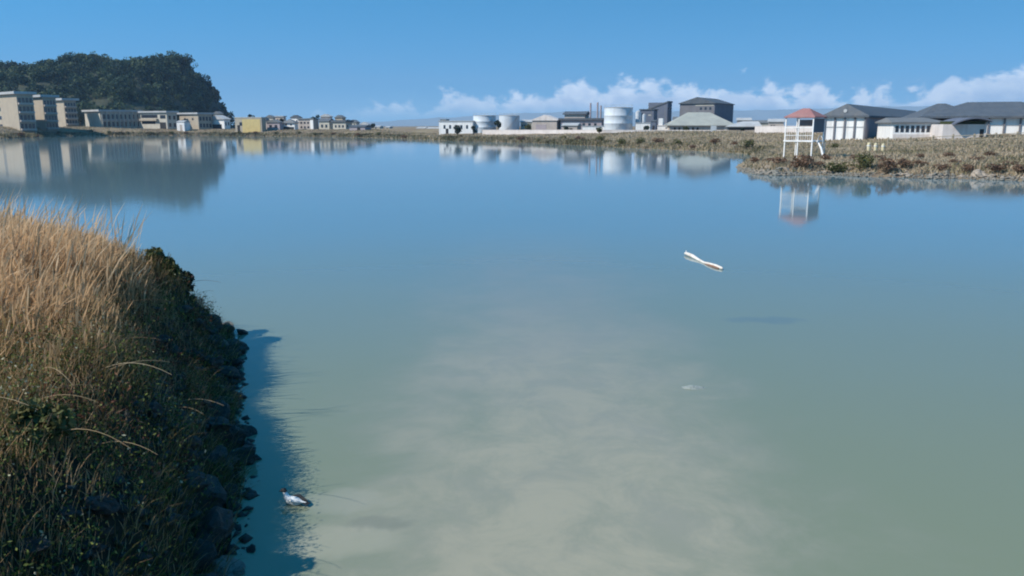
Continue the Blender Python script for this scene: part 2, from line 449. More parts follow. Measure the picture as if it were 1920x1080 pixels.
def ground_hit(px, py):
    """first point of the land (or water) met by the line of sight through a pixel"""
    d = ray(px, py); Yv = np.geomspace(4, 460, 4000); t = Yv / d.y
    zz = CAM_H + d.z * t - np.maximum(ground_z(d.x * t, Yv), 0)
    k = int(np.argmax(zz <= 0)) if (zz <= 0).any() else len(Yv) - 1
    return Vector((d.x * t[k], Yv[k], max(gz(d.x * t[k], Yv[k]), 0.0)))

def axis(segs):
    out = []
    for a, b, st in segs: out += list(np.arange(a, b, st))
    out.append(segs[-1][1]); return np.array(out)
def geo(a, b, n): return list(np.geomspace(a, b, n))
gx = np.array([-x for x in reversed(geo(275, 11000, 14))] + list(axis([(-260, -24, 3.0), (-24, -10, 0.3), (-10, -1.5, 0.12), (-1.5, -1, 0.25), (-1, 30, 2.0), (30, 90, 1.2), (90, 200, 5)])) + geo(215, 11000, 14))
gy = np.array([-250, -120, -60, -30, -10, -4] + list(axis([(0, 3, 0.3), (3, 21, 0.12), (21, 30, 0.3), (30, 60, 1.5), (60, 130, 1.2), (130, 450, 3), (450, 520, 10)])) + geo(540, 12000, 14))
GX, GY = np.meshgrid(gx, gy)
GZ = ground_z(GX.ravel(), GY.ravel())
nx, ny = len(gx), len(gy)
ii = (np.arange(ny - 1)[:, None] * nx + np.arange(nx - 1)[None, :]).ravel()
GQ = np.stack([ii, ii + 1, ii + nx + 1, ii + nx], 1)

def ground_material():
    m, nt, b = new_mat('ground_soil')
    b.inputs['Roughness'].default_value = 0.95; b.inputs['Specular IOR Level'].default_value = 0.1
    t = nt.nodes.new('ShaderNodeTexCoord')
    def nz(scale, det):
        n = nt.nodes.new('ShaderNodeTexNoise'); n.inputs['Scale'].default_value = scale; n.inputs['Detail'].default_value = det
        nt.links.new(t.outputs['Object'], n.inputs['Vector']); return n.outputs[0]
    r = nt.nodes.new('ShaderNodeValToRGB'); e = r.color_ramp.elements
    e[0].position, e[0].color = 0.30, (0.12, 0.105, 0.06, 1)
    e[1].position, e[1].color = 0.72, (0.33, 0.27, 0.19, 1)
    for p, c in ((0.44, (0.20, 0.145, 0.105, 1)), (0.56, (0.25, 0.205, 0.13, 1))):
        q = e.new(p); q.color = c
    ad = nt.nodes.new('ShaderNodeMath'); ad.operation = 'MULTIPLY_ADD'
    nt.links.new(nz(0.12, 4), ad.inputs[0]); ad.inputs[1].default_value = 0.6
    mu = nt.nodes.new('ShaderNodeMath'); mu.operation = 'MULTIPLY'; nt.links.new(nz(1.6, 6), mu.inputs[0]); mu.inputs[1].default_value = 0.4
    nt.links.new(mu.outputs[0], ad.inputs[2]); nt.links.new(ad.outputs[0], r.inputs[0])
    # the near bank is darker earth
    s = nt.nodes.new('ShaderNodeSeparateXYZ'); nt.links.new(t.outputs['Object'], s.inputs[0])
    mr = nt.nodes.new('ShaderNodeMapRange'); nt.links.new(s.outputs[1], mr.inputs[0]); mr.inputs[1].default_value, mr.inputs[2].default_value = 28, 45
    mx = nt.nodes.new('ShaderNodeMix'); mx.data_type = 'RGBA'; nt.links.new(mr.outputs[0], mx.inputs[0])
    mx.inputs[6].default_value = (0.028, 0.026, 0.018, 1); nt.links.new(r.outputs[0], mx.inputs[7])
    nt.links.new(mx.outputs[2], b.inputs['Base Color'])
    bp = nt.nodes.new('ShaderNodeBump'); bp.inputs['Strength'].default_value = 0.6; bp.inputs['Distance'].default_value = 0.15
    nt.links.new(nz(3.0, 6), bp.inputs['Height']); nt.links.new(bp.outputs[0], b.inputs['Normal'])
    return m
ground = np_obj('ground', np.stack([GX.ravel(), GY.ravel(), GZ], 1), GQ, ground_material(), smooth=True)
tag(ground, 'brown scrubby ground around the lagoon and its near bank', 'ground', kind='structure')

# ------------------------------------------------------------------ water
def water_material():
    m, nt, b = new_mat('lagoon_water')
    L = nt.links.new
    b.inputs['Roughness'].default_value = 0.055; b.inputs['IOR'].default_value = 1.333
    t = nt.nodes.new('ShaderNodeTexCoord')
    def nd(k, **kw):
        n = nt.nodes.new(k)
        for a, v in kw.items(): setattr(n, a, v)
        return n
    def mth(op, a, b_=None, c=None, clamp=False):
        n = nd('ShaderNodeMath', operation=op, use_clamp=clamp)
        for i, x in enumerate((a, b_, c)):
            if x is None: continue
            if isinstance(x, (int, float)): n.inputs[i].default_value = x
            else: L(x, n.inputs[i])
        return n.outputs[0]
    def nz(scale, det, vec=None, dist=0.0, rough=0.5):
        n = nd('ShaderNodeTexNoise'); n.inputs['Scale'].default_value = scale; n.inputs['Detail'].default_value = det
        n.inputs['Distortion'].default_value = dist; n.inputs['Roughness'].default_value = rough
        L(vec or t.outputs['Object'], n.inputs['Vector']); return n.outputs[0]
    def mix(f, a, c):
        n = nd('ShaderNodeMix', data_type='RGBA'); L(f, n.inputs[0])
        for i, x in ((6, a), (7, c)):
            if isinstance(x, tuple): n.inputs[i].default_value = (*x, 1)
            else: L(x, n.inputs[i])
        return n.outputs[2]
    def smooth(x, lo, hi):
        n = nd('ShaderNodeMapRange', interpolation_type='SMOOTHSTEP'); L(x, n.inputs[0])
        n.inputs[1].default_value, n.inputs[2].default_value = lo, hi; return n.outputs[0]
    s = nd('ShaderNodeSeparateXYZ'); L(t.outputs['Object'], s.inputs[0])
    X, Y = s.outputs[0], s.outputs[1]
    # murky green water turning bluer where it is deeper, further out
    far = smooth(mth('ADD', Y, mth('MULTIPLY', nz(0.08, 3), 8)), 9, 44)
    col = mix(far, (0.182, 0.210, 0.138), (0.125, 0.205, 0.240))
    # plume of stirred-up mud drifting out from the near shore
    wx = mth('ADD', X, mth('MULTIPLY', mth('SUBTRACT', nz(0.45, 8, dist=0.4, rough=0.66), 0.5), 4.6))
    wy = mth('ADD', Y, mth('MULTIPLY', mth('SUBTRACT', nz(0.3, 4), 0.5), 4.0))
    ax = mth('ABSOLUTE', mth('SUBTRACT', wx, 0.75))
    pl = mth('MULTIPLY', smooth(ax, 3.3, 0.7), smooth(wy, 23, 7.0))
    pl = mth('MULTIPLY', pl, mth('MULTIPLY_ADD', smooth(nz(0.9, 9, dist=0.5, rough=0.72), 0.36, 0.62), 0.66, 0.34))
    pl2 = mth('MULTIPLY', mth('MULTIPLY', smooth(ax, 4.2, 0.5), smooth(wy, 40, 13)), mth('MULTIPLY_ADD', smooth(nz(0.5, 7, dist=0.4, rough=0.65), 0.3, 0.7), 0.35, 0.40))
    col = mix(pl2, col, (0.240, 0.238, 0.205))
    col = mix(pl, col, (0.315, 0.297, 0.220))
    # pale silt shoals and dark streak by the bank; dark ripple spot painted as colour
    def spot(cx, cy, rx, ry):
        q = mth('ADD', mth('POWER', mth('DIVIDE', mth('SUBTRACT', mth('ADD', X, mth('MULTIPLY', mth('SUBTRACT', nz(2.2, 5), 0.5), 0.9)), cx), rx), 2.0), mth('POWER', mth('DIVIDE', mth('SUBTRACT', mth('ADD', Y, mth('MULTIPLY', mth('SUBTRACT', nz(1.7, 5), 0.5), 0.7)), cy), ry), 2.0))
        return smooth(q, 1.6, 0.0)
    for (px, py, rx, ry, cc) in ((640, 1015, 0.75, 0.32, (0.36, 0.34, 0.26)), (640, 940, 0.6, 0.3, (0.30, 0.30, 0.24)), (695, 985, 0.38, 0.16, (0.16, 0.17, 0.135)), (1435, 600, 0.9, 0.35, (0.10, 0.15, 0.175))):
        p = on_plane(px, py); col = mix(mth('MULTIPLY', spot(p.x, p.y, rx, ry), 0.5), col, cc)
    L(col, b.inputs['Base Color'])
    # faint ripples
    mp = nd('ShaderNodeMapping'); mp.inputs['Scale'].default_value = (1.0, 1.8, 1.0); mp.inputs['Rotation'].default_value = (0, 0, 0.25)
    L(t.outputs['Object'], mp.inputs[0])
    h = mth('ADD', mth('MULTIPLY', nz(0.9, 2, mp.outputs[0]), 0.7), mth('MULTIPLY', nz(5.0, 2, mp.outputs[0]), 0.12))
    h = mth('MULTIPLY', h, mth('MULTIPLY_ADD', smooth(nz(0.06, 2), 0.4, 0.65), 0.7, 0.3))
    bp = nd('ShaderNodeBump'); bp.inputs['Strength'].default_value = 0.36; bp.inputs['Distance'].default_value = 0.012
    L(h, bp.inputs['Height']); L(bp.outputs[0], b.inputs['Normal'])
    return m
wb = MB(); wb.add([(-10500, -240, 0), (10500, -240, 0), (10500, 11500, 0), (-10500, 11500, 0)], [(0, 1, 2, 3)], water_material())
water = wb.build('water'); tag(water, 'calm murky lagoon water, blue far out and muddy green near', 'water', kind='structure')

# ------------------------------------------------------------------ hill with its wood
rng = np.random.default_rng(7)
PROF = [(-700, 236), (-520, 190), (-350, 150), (-200, 128), (-100, 116), (0, 119), (25, 123), (60, 128), (100, 121), (140, 111), (170, 105), (195, 110), (215, 116), (240, 116), (270, 113), (300, 115), (330, 109), (350, 108),
        (352, 122), (366, 136), (384, 150), (400, 163), (411, 178), (420, 198), (427, 220), (432, 240)]
HY = 620.0
hp = np.array([[at(px, py, HY).x, at(px, py, HY).z] for px, py in PROF])
TREE_H = 8.0
def hill_z(x, y):
    x = x + 0.42 * np.maximum(y - HY, 0)
    top = np.interp(x, hp[:, 0], hp[:, 1]) - TREE_H
    t = np.clip((y - 455) / (HY - 455), 0, 1); back = np.clip((y - HY) / 110, 0, 1)
    k = (0.22 * sm(t * 3) + 0.78 * sm(t)) * (1 - sm(back))
    return np.maximum(top, 0) * k + 2.6
hx = np.linspace(hp[0, 0], hp[-1, 0] + 2, 110); hy = np.linspace(453, 780, 50)
HX, HYY = np.meshgrid(hx, hy)
HZ = hill_z(HX, HYY) + 0.8 * wob(HX, HYY, 0.5)
n1 = len(hx); ii = (np.arange(len(hy) - 1)[:, None] * n1 + np.arange(n1 - 1)[None, :]).ravel()
hill = np_obj('hill', np.stack([HX.ravel(), HYY.ravel(), HZ.ravel()], 1), np.stack([ii, ii + 1, ii + n1 + 1, ii + n1], 1),
              mat('hill_soil', (0.045, 0.050, 0.028), (0.03, 0.034, 0.02), scale=0.2), smooth=True)
tag(hill, 'steep wooded hill behind the left shore', 'hill', kind='structure')

def crown(rng, cx, cy, z0, r, h, nl, size, base_tone):
    """one tree crown as many leaf-clump faces gathered in lobes"""
    k = rng.integers(5, 9)
    lob = ball_points(rng, k, 0.35) * np.array([r * 0.62, r * 0.62, h * 0.36]) + np.array([cx, cy, z0 + h * 0.55])
    which = rng.integers(0, k, nl)
    lr = r * rng.uniform(0.38, 0.62, k)
    p = lob[which] + ball_points(rng, nl, 0.6) * lr[which][:, None] * np.array([1, 1, 0.85])
    tone = np.clip(base_tone + rng.normal(0, 0.12, k)[which] + rng.normal(0, 0.12, nl), 0, 1)
    return leaves(rng, p, size * rng.uniform(0.6, 1.4, nl), tone, aspect=0.8)
parts = []
n = 0
while n < 960:
    x = rng.uniform(hp[0, 0] + 60, hp[-1, 0] - 2); y = rng.uniform(460, 628) if n < 620 else rng.uniform(596, 626)
    if n > 760: x = rng.uniform(hp[-1, 0] - 62, hp[-1, 0] + 1); y = rng.uniform(560, 640)
    if x / y < -0.78: continue
    z = float(hill_z(np.array(x), np.array(y)))
    if z < 4 and rng.uniform() < 0.6 and n < 760: continue
    edge = (hp[-1, 0] - x) < 14
    r = rng.uniform(4.2, 7.6) * (0.6 if edge else 1)
    hgt = rng.uniform(7.5, 12) * (0.7 if edge else 1)
    parts.append(crown(rng, x, y, z - 3.6 + rng.uniform(-2.5, 2.0) * (not edge), r * rng.choice((0.75, 0.9, 1, 1.2)), hgt, 280, 1.3, rng.uniform(0.0, 0.9)))
    n += 1
V, Q, T = join(parts)
wood = np_obj('wood', V, Q, M['wood_leaf'], T)
tag(wood, 'dense dark green wood covering the hill on the left', 'wood', kind='stuff')

def tree(px, py_top, Y, r, label, h=None, base=None, leafmat='tree_leaf', group='dark trees along the left shore', seed=1, nl=420, size=0.55):
    rg = np.random.default_rng(seed)
    top = at(px, py_top, Y)
    zb = base if base is not None else gz(top.x, top.y) - 0.1
    H = top.z - zb
    root = empty('tree', (top.x, top.y, zb), rg.uniform(0, 6), label, 'tree', group)
    hc = min(H * 0.92, h or H * 0.8)
    V, Q, T = crown(rg, 0, 0, H - hc, r, hc, nl, size, 0.45)
    np_obj('crown', V, Q, M[leafmat], T, root)
    t = MB(); t.tube([(0, 0, -0.3), (0.05, 0.02, H * 0.35), (-0.05, 0.05, H * 0.75)], [r * 0.11, r * 0.08, r * 0.03], M['bark'])
    for k in range(4):
        a = k * 1.6 + 0.4
        t.tube([(0, 0, H * (0.35 + 0.08 * k)), (math.cos(a) * r * 0.55, math.sin(a) * r * 0.55, H * (0.55 + 0.08 * k))], [r * 0.05, r * 0.015], M['bark'], n=6)
    t.build('trunk', root)
    return root
HB = lambda px, Y: float(hill_z(np.array(at(px, 200, Y).x), np.array(Y)))
tree(340, 106, 606, 4.6, 'tall dark tree at the right end of the hill crest', base=HB(340, 606) - 1, seed=3, nl=700, size=1.0)
tree(170, 103, 608, 6.5, 'broad tree on the highest hump of the wooded hill', base=HB(170, 608) - 1, seed=4, nl=800, size=1.1)
tree(22, 117, 604, 6.5, 'round dark tree on the hill crest at the left frame edge', base=HB(22, 604) - 1, seed=5, nl=700, size=1.1)
tree(404, 160, 604, 2.6, 'thin tree jutting out of the steep right flank of the hill', base=HB(402, 604) - 2, seed=6, nl=420, size=0.8)
tree(430, 205, 440, 3.2, 'dark tree at the foot of the hill, left of the yellow building', seed=7, nl=520, size=0.7)
tree(470, 213, 400, 1.9, 'small round dark tree behind the yellow building', seed=8)
tree(527, 221, 395, 1.9, 'dark tree between the lilac house and the white veranda house', seed=9)
tree(592, 213, 405, 2.6, 'taller dark tree above the beige house roofs', seed=10)
tree(148, 208, 420, 3.2, 'dark tree between the apartment blocks and the gallery terrace', seed=11)
tree(934, 224, 300, 1.4, 'dark shrubby tree between the two white storage tanks', seed=12, group='dark trees by the tanks')
tree(858, 236, 262, 1.8, 'low dark tree in front of the long white building', seed=13, group='dark trees by the tanks')

# ------------------------------------------------------------------ distant range
rx = np.linspace(-5200, 9000, 240)
def range_top(x):
    px = 960 + F_PX * x / 9000
    y = np.interp(px, [300, 560, 640, 720, 800, 900, 1000, 1100, 1200, 1300, 1400, 1480, 1600, 1750, 1900, 2100, 2500], [236, 234, 231, 228, 223, 217, 213, 209, 212, 208, 208, 206, 202, 200, 202, 206, 214])
    return (236 - y) / F_PX * 9000 + 4.5 + 9 * wob(x, 0 * x, 0.03) + 4 * wob(x, 0 * x, 0.11)
ry = np.array([7600, 8000, 8400, 8800, 9000, 9300, 9900, 10600])
kk = np.array([0, 0.15, 0.45, 0.85, 1.0, 0.85, 0.4, 0.0])
RX, RY = np.meshgrid(rx, ry)
RZ = np.maximum(range_top(RX), 3) * kk[:, None] * (1 + 0.18 * wob(RX, RY, 0.02) * (kk[:, None] < 0.99)) + 1.0
ii = (np.arange(len(ry) - 1)[:, None] * len(rx) + np.arange(len(rx) - 1)[None, :]).ravel()
hills = np_obj('mountains', np.stack([RX.ravel(), RY.ravel(), RZ.ravel()], 1), np.stack([ii, ii + 1, ii + len(rx) + 1, ii + len(rx)], 1),
               mat('hazed_mountain_bush', (0.23, 0.26, 0.27), (0.27, 0.29, 0.29), scale=0.003), smooth=True)  # bush lightened to blue-grey, with distance haze put into its colour
tag(hills, 'low blue mountain range far behind the tanks', 'mountains', kind='structure')

# ------------------------------------------------------------------ buildings
def solve(C, d, px, z):
    """how far along d from C one goes until the pixel column px is reached"""
    u = (px - 960) / F_PX
    c, s = math.cos(TILT), math.sin(TILT)
    dep0 = C.y * c - (z - CAM_H) * s
    return (u * dep0 - C.x) / (d.x - u * d.y * c)

class House:
    """local frame: the end wall lies in x=0 (y 0..we), the long side in y=0 (x 0..ls)"""
    def __init__(s, name, label, cat, pxl, pxc, Y, ytop, b=53, pxr=None, ls=None, we=None, group=None, sink=0.3, base=None):
        b = R(b)
        dS, dL = Vector((math.cos(b), math.sin(b), 0)), Vector((-math.sin(b), math.cos(b), 0))
        C = at(pxc, ytop, Y)
        s.we = we or solve(C, dL, pxl, C.z)
        s.ls = ls or solve(C, dS, pxr, C.z)
        cs = [C + dS * i + dL * j for i in (0, s.ls) for j in (0, s.we)]
        z0 = base if base is not None else min(gz(p.x, p.y) for p in cs) - sink
        s.h = C.z - z0
        s.root = empty(name, (C.x, C.y, z0), b, label, cat, group)
        s.fl = (max(gz(p.x, p.y) for p in cs) - z0)          # height of the ground line inside the local frame
    def px(s, dpx, Y): return dpx * Y / F_PX
    def wall(s, m):
        MB().box(0, s.ls, 0, s.we, 0, s.h, m).build('wall', s.root)
    def flat(s, m, th=0.7, over=0.7, name='roof'):
        return MB().box(-over, s.ls + over, -over, s.we + over, s.h + 0.003, s.h + th, m).build(name, s.root)
    def gable(s, m, rise, along='x', over=0.5, hip0=0, hip1=0, th=0.2):
        return MB().gable(-over, s.ls + over, -over, s.we + over, s.h + 0.003, s.h + rise, m, along, hip0, hip1, th).build('roof', s.root)
    def end_panel(s, name, y0, y1, z0, z1, m, proud=0.05):
        return MB().box(-proud, 0.02, y0 * s.we, y1 * s.we, z0 * s.h, z1 * s.h, m).build(name, s.root)
    def side_panel(s, name, x0, x1, z0, z1, m, proud=0.05):
        return MB().box(x0 * s.ls, x1 * s.ls, -proud, 0.02, z0 * s.h, z1 * s.h, m).build(name, s.root)
    def end_windows(s, ny, zs, w, h, m=None, y0=0.08, y1=0.92, frame=None):
        for zc in zs:
            for k in range(ny):
                yc = y0 + (y1 - y0) * (k + 0.5) / ny
                wd = s.end_panel('window', yc - w / 2, yc + w / 2, zc - h / 2, zc + h / 2, m or M['glass'])
    def side_windows(s, nx_, zs, w, h, m=None, x0=0.04, x1=0.96):
        for zc in zs:
            for k in range(nx_):
                xc = x0 + (x1 - x0) * (k + 0.5) / nx_
                s.side_panel('window', xc - w / 2, xc + w / 2, zc - h / 2, zc + h / 2, m or M['glass'])

# three apartment blocks, stepping back along the left shore
ST4 = (0.22, 0.43, 0.64, 0.85)
for lab, pl, pc, pr, Y, yt in (('nearest four-storey cream apartment block, cut by the left frame edge', -40, 30, 61, 336, 176),
                               ('middle four-storey apartment block with a narrow sunlit end wall', 60, 79, 104, 364, 182),
                               ('farthest four-storey apartment block, beside the dark tree', 102, 119, 142, 394, 188)):
    h = House('apartment_block', lab, 'apartment block', pl, pc, Y, yt, 50, pr, group='apartment blocks on the left shore')
    h.wall(M['cream']); h.flat(M['paleroof'], 1.0, 1.2)
    h.side_windows(4, ST4, 0.17, 0.12)
    for z in ST4: 
        MB().box(0.04 * h.ls, 0.96 * h.ls, -1.3, -0.003, (z - 0.105) * h.h, (z - 0.06) * h.h, M['beige']).build('balcony', h.root)
    if pl < 0: h.end_windows(2, ST4, 0.07, 0.09, y0=0.3, y1=1.0)

h = House('terrace_block', 'long two-storey terrace with open galleries and a blank sunlit end', 'terrace', 158, 187, 400, 209, 50, 263)
h.wall(M['pale']); h.flat(M['paleroof'], 0.9, 0.9)
h.side_windows(9, (0.30, 0.72), 0.06, 0.26)
for k in range(10):
    MB().box((0.02 + k * 0.106) * h.ls, (0.02 + k * 0.106) * h.ls + 0.35, -0.85, -0.5, 0, h.h, M['pale']).build('column', h.root)
MB().box(0.02 * h.ls, 0.98 * h.ls, -0.88, -0.003, 0.50 * h.h, 0.56 * h.h, M['beige']).build('gallery', h.root)

h = House('flats', 'two-storey flats with pale balcony bands, right of the terrace', 'flats', 263, 312, 402, 211, 62, 331)
h.wall(M['pale']); h.flat(M['paleroof'], 0.8, 0.8)
h.end_panel('window_band', 0.35, 0.97, 0.70, 0.88, M['glass']); h.end_panel('window_band', 0.45, 0.97, 0.36, 0.52, M['glass'])
h.end_panel('window', 0.05, 0.25, 0.66, 0.86, M['glass']); h.end_panel('door', 0.05, 0.28, 0.06, 0.45, M['dark'])
MB().box(-1.2, -0.003, 0.33 * h.we, 0.99 * h.we, 0.54 * h.h, 0.66 * h.h, M['cream']).build('balcony', h.root)
h.side_windows(2, (0.30, 0.72), 0.22, 0.22)
h = House('flats', 'two-storey cream flats with a dark right side, below the hill end', 'flats', 336, 371, 404, 214, 55, 397)
h.wall(M['cream']); h.flat(M['paleroof'], 0.8, 0.8); h.side_windows(4, (0.30, 0.72), 0.15, 0.24)
h.end_windows(2, (0.7,), 0.08, 0.14)
h = House('shed', 'small white shed between the two blocks of flats', 'shed', 331, 345, 396, 229, 70, ls=4)
h.wall(M['white']); h.gable(M['paleroof'], 0.8, 'y', 0.2); h.end_panel('door', 0.3, 0.6, 0.1, 0.75, M['beige'])
h = House('garage_house', 'white gabled house with a dark open garage, at the foot of the hill', 'house', 392, 420, 408, 224, 62, 431)
h.wall(M['white']); h.gable(M['paleroof'], 2.2, 'x', 0.6)
h.end_panel('garage_opening', 0.18, 0.88, 0.08, 0.55, M['dark']); h.side_windows(2, (0.6,), 0.2, 0.3)

h = House('yellow_building', 'low yellow and white flat-roofed building on the far left shore', 'building', 440, 490, 372, 221, 68, 498)
h.wall(M['cream']); h.flat(M['pale'], 0.35, 0.15)
h.end_panel('yellow_front', 0.05, 0.72, 0.04, 0.92, M['yellow'], 0.12)
h.end_panel('door', 0.82, 0.92, 0.05, 0.55, M['dark']); h.end_windows(1, (0.62,), 0.10, 0.22, y0=0.74, y1=0.82)
h = House('house', 'small lilac-grey house right of the yellow building', 'house', 500, 524, 376, 230, 66, 530)
h.wall(M['mauve']); h.gable(M['midroof'], 1.4, 'x', 0.4); h.end_windows(2, (0.55,), 0.2, 0.35)
h = House('house', 'white house with a dark lower veranda and grey hip roof', 'house', 530, 552, 378, 231, 68, 559)
h.wall(M['white']); h.gable(M['midroof'], 1.9, 'x', 0.6, 1.5, 1.5); h.end_panel('veranda', 0.05, 0.95, 0.06, 0.50, M['dark']); h.end_windows(2, (0.78,), 0.14, 0.2)
h = House('house', 'two-storey beige house with one bright white end', 'house', 559, 588, 380, 224, 64, 597)
h.wall(M['beige']); h.flat(M['midroof'], 0.5, 0.4); h.end_panel('white_bay', 0.02, 0.2, 0.05, 0.95, M['white'], 0.3); h.end_windows(3, (0.7, 0.3), 0.12, 0.18, y0=0.25)
h = House('house', 'pale house under a dark green-grey roof', 'house', 598, 617, 378, 228, 66, 626)
h.wall(M['pale']); h.gable(M['darkroof'], 1.6, 'y', 0.4); h.end_windows(2, (0.5,), 0.2, 0.35)
h = House('house', 'last pale house of the left shore with a dark flat roof', 'house', 624, 648, 372, 229, 62, 660)
h.wall(M['pale']); h.flat(M['darkroof'], 0.9, 0.6); h.end_windows(3, (0.5,), 0.14, 0.3); h.side_windows(2, (0.5,), 0.2, 0.3)
h = House('shed', 'low dark shed at the end of the left shore houses', 'shed', 655, 684, 350, 238, 72, ls=6)
h.wall(M['mauve']); h.gable(M['darkroof'], 0.9, 'y', 0.3); h.end_panel('door', 0.3, 0.5, 0.15, 0.8, M['dark'])
for i, (a, b_, Y, yt, lab) in enumerate(((697, 712, 520, 238, 'tiny grey cabin far back on the middle shore'), (722, 730, 540, 239, 'tiny pale hut far back, right of the grey cabin'), (781, 797, 420, 241, 'low white hut on the far shore, left of the long white building'), (800, 822, 400, 241.5, 'low pale hut beside the long white building'))):
    h = House('hut', lab, 'hut', a, b_, Y, yt, 72, ls=5)
    h.wall(M['white'] if i > 1 else M['pale']); h.gable(M['paleroof'], 0.8, 'y', 0.2); h.end_panel('door', 0.4, 0.6, 0.1, 0.8, M['dark'])

for (pl, pc, pr, Y, yt, lab, wm, rm, kind) in ((498, 512, 516, 425, 221, 'pale gabled house rising behind the lilac-grey house', 'pale', 'midroof', 'g'), (516, 531, 536, 430, 219, 'beige flat-roofed house behind the gap left of the veranda house', 'beige', 'paleroof', 'f'),
        (545, 561, 566, 428, 221, 'dark-roofed white house rising behind the veranda house', 'white', 'darkroof', 'g'), (601, 618, 623, 430, 219, 'beige house with a pale roof behind the green-roofed house', 'beige', 'paleroof', 'g'),
        (628, 642, 648, 432, 221, 'pale cream house rising behind the last house of the shore', 'cream', 'midroof', 'g'), (655, 668, 674, 425, 230, 'small pale house behind the low dark shed', 'pale', 'midroof', 'g'), (676, 690, 694, 420, 234, 'low lilac cabin right of the low dark shed', 'mauve', 'paleroof', 'g'),
        (400, 412, 418, 430, 214, 'cream house half hidden behind the garage house', 'cream', 'midroof', 'g'), (492, 500, 504, 385, 226, 'small brown shed against the yellow building', 'beige', 'darkroof', 'g')):
    h = House('house', lab, 'house', pl, pc, Y, yt, 66, pr)
    h.wall(M[wm])
    if kind == 'g': h.gable(M[rm], 1.5, 'x', 0.4)
    else: h.flat(M[rm], 0.5, 0.4)
    h.end_windows(2, (0.72,), 0.16, 0.2); h.end_panel('door', 0.42, 0.56, 0.04, 0.4, M['dark'])
tree(505, 214, 440, 2.2, 'dark tree behind the lilac-grey house', seed=21)
tree(578, 219, 440, 2.0, 'dark tree behind the beige two-storey house', seed=22)
tree(652, 222, 440, 2.2, 'dark tree behind the last pale house of the left shore', seed=23)
tree(699, 231, 440, 1.6, 'small dark tree right of the lilac cabin', seed=24)
tree(330, 214, 415, 2.0, 'dark tree between the two blocks of flats', seed=25)
# industrial shore
h = House('long_building', 'long low white building left of the tanks', 'building', 823, 886, 300, 228, 74, 892)
h.wall(M['white']); lrf = h.flat(M['paleroof'], 0.35, 0.2); h.end_windows(5, (0.62,), 0.06, 0.26); h.end_panel('door', 0.72, 0.80, 0.06, 0.5, M['dark'])
MB().box(0.6, 4, 0.8 * h.we, 0.98 * h.we, h.h + 0.35, h.h + 0.9, M['midroof']).build('roof_unit', lrf)

def tank(label, px0, px1, y0, Y, rim=True):
    c = at((px0 + px1) / 2, y0, Y)
    r = (px1 - px0) / 2 * Y / F_PX
    zb = gz(c.x, c.y) - 0.2; H = c.z - zb
    t = empty('storage_tank', (c.x, c.y + r, zb), 0.3, label, 'tank', 'cylindrical storage tanks')
    MB().lathe([(r, 0), (r, H * 0.34), (r * 1.006, H * 0.345), (r, H * 0.35), (r, H * 0.67), (r * 1.006, H * 0.675), (r, H * 0.68), (r, H)], M['steel'], 48).build('shell', t, smooth=True)
    MB().lathe([(r * 1.02, H + 0.004), (r * 1.02, H + 0.12), (r * 0.5, H + 0.35), (0.2, H + 0.45)], M['paleroof'], 48).build('roof', t, smooth=True); tank_roof = t.children[-1] if t.children[-1].name.startswith('roof') else [c for c in t.children if c.name.startswith('roof')][0]
    rl = MB()
    n_ = 20
    for k in range(n_):
        a, b_ = 2 * math.pi * k / n_, 2 * math.pi * (k + 1) / n_
        p, q = Vector((math.cos(a) * r, math.sin(a) * r, H)), Vector((math.cos(b_) * r, math.sin(b_) * r, H))
        rl.tube([p + Vector((0, 0, 0.1)), p + Vector((0, 0, 0.95))], 0.03, M['steel'], 5)
        rl.tube([p + Vector((0, 0, 0.95)), q + Vector((0, 0, 0.95))], 0.03, M['steel'], 5)
    rl.build('railing', tank_roof)
    ld = MB()
    for k in range(14):                                         # stair winding up the shell
        a = -2.2 + k * 0.09
        ld.box(-0.3, 0.3, -0.15, 0.15, 0, 0.06, M['midroof'])
        vs = ld.v[-8:]
        ld.v[-8:] = [((r + 0.35 + x) * math.cos(a) - y * math.sin(a), (r + 0.35 + x) * math.sin(a) + y * math.cos(a), z + H * (k + 1) / 15) for x, y, z in vs]
    ld.build('stair', t)
    return t
tank('left small storage tank, beside the long white building', 887, 929, 217, 300)
tank('right small storage tank, second from the left', 936, 974, 217, 312)
tank('largest white storage tank, in the middle of the far shore', 1137, 1190, 202, 258)

h = House('gabled_store', 'beige gabled store with a dark side opening, right of the small tanks', 'store', 998, 1044, 300, 226, 70, 1052)
h.wall(M['beige']); h.gable(M['pinkwhite'], 2.1, 'x', 0.4); h.end_panel('opening', 0.42, 0.85, 0.10, 0.62, M['mauve'])
h = House('factory', 'mauve factory with stepped dark roofs and thin chimneys', 'factory', 1051, 1128, 296, 225, 72, 1137)
h.wall(M['mauve']); frf = h.flat(M['darkroof'], 0.7, 0.7)
MB().box(1, h.ls - 1, 0.42 * h.we, 0.92 * h.we, h.h + 0.705, h.h + 2.0, M['beige']).build('upper_storey', h.root)
MB().gable(0.4, h.ls - 0.4, 0.38 * h.we, 0.96 * h.we, h.h + 2.01, h.h + 3.2, M['darkroof'], 'y').build('upper_roof', h.root)
for yy, top in ((0.30, 0.0), (0.13, 0.2), (0.05, -0.9)):
    MB().tube([(2, yy * h.we, h.h + 0.7), (2, yy * h.we, h.h + 6.1 + top)], 0.32, M['mauve'], 10).build('chimney', frf)
h.end_windows(6, (0.55,), 0.06, 0.3)
h = House('low_store', 'low white store in front of the mauve factory', 'store', 1092, 1136, 262, 237, 76, ls=6)
h.wall(M['white']); h.flat(M['paleroof'], 0.2, 0.15); h.end_panel('door', 0.3, 0.42, 0.08, 0.8, M['dark'])

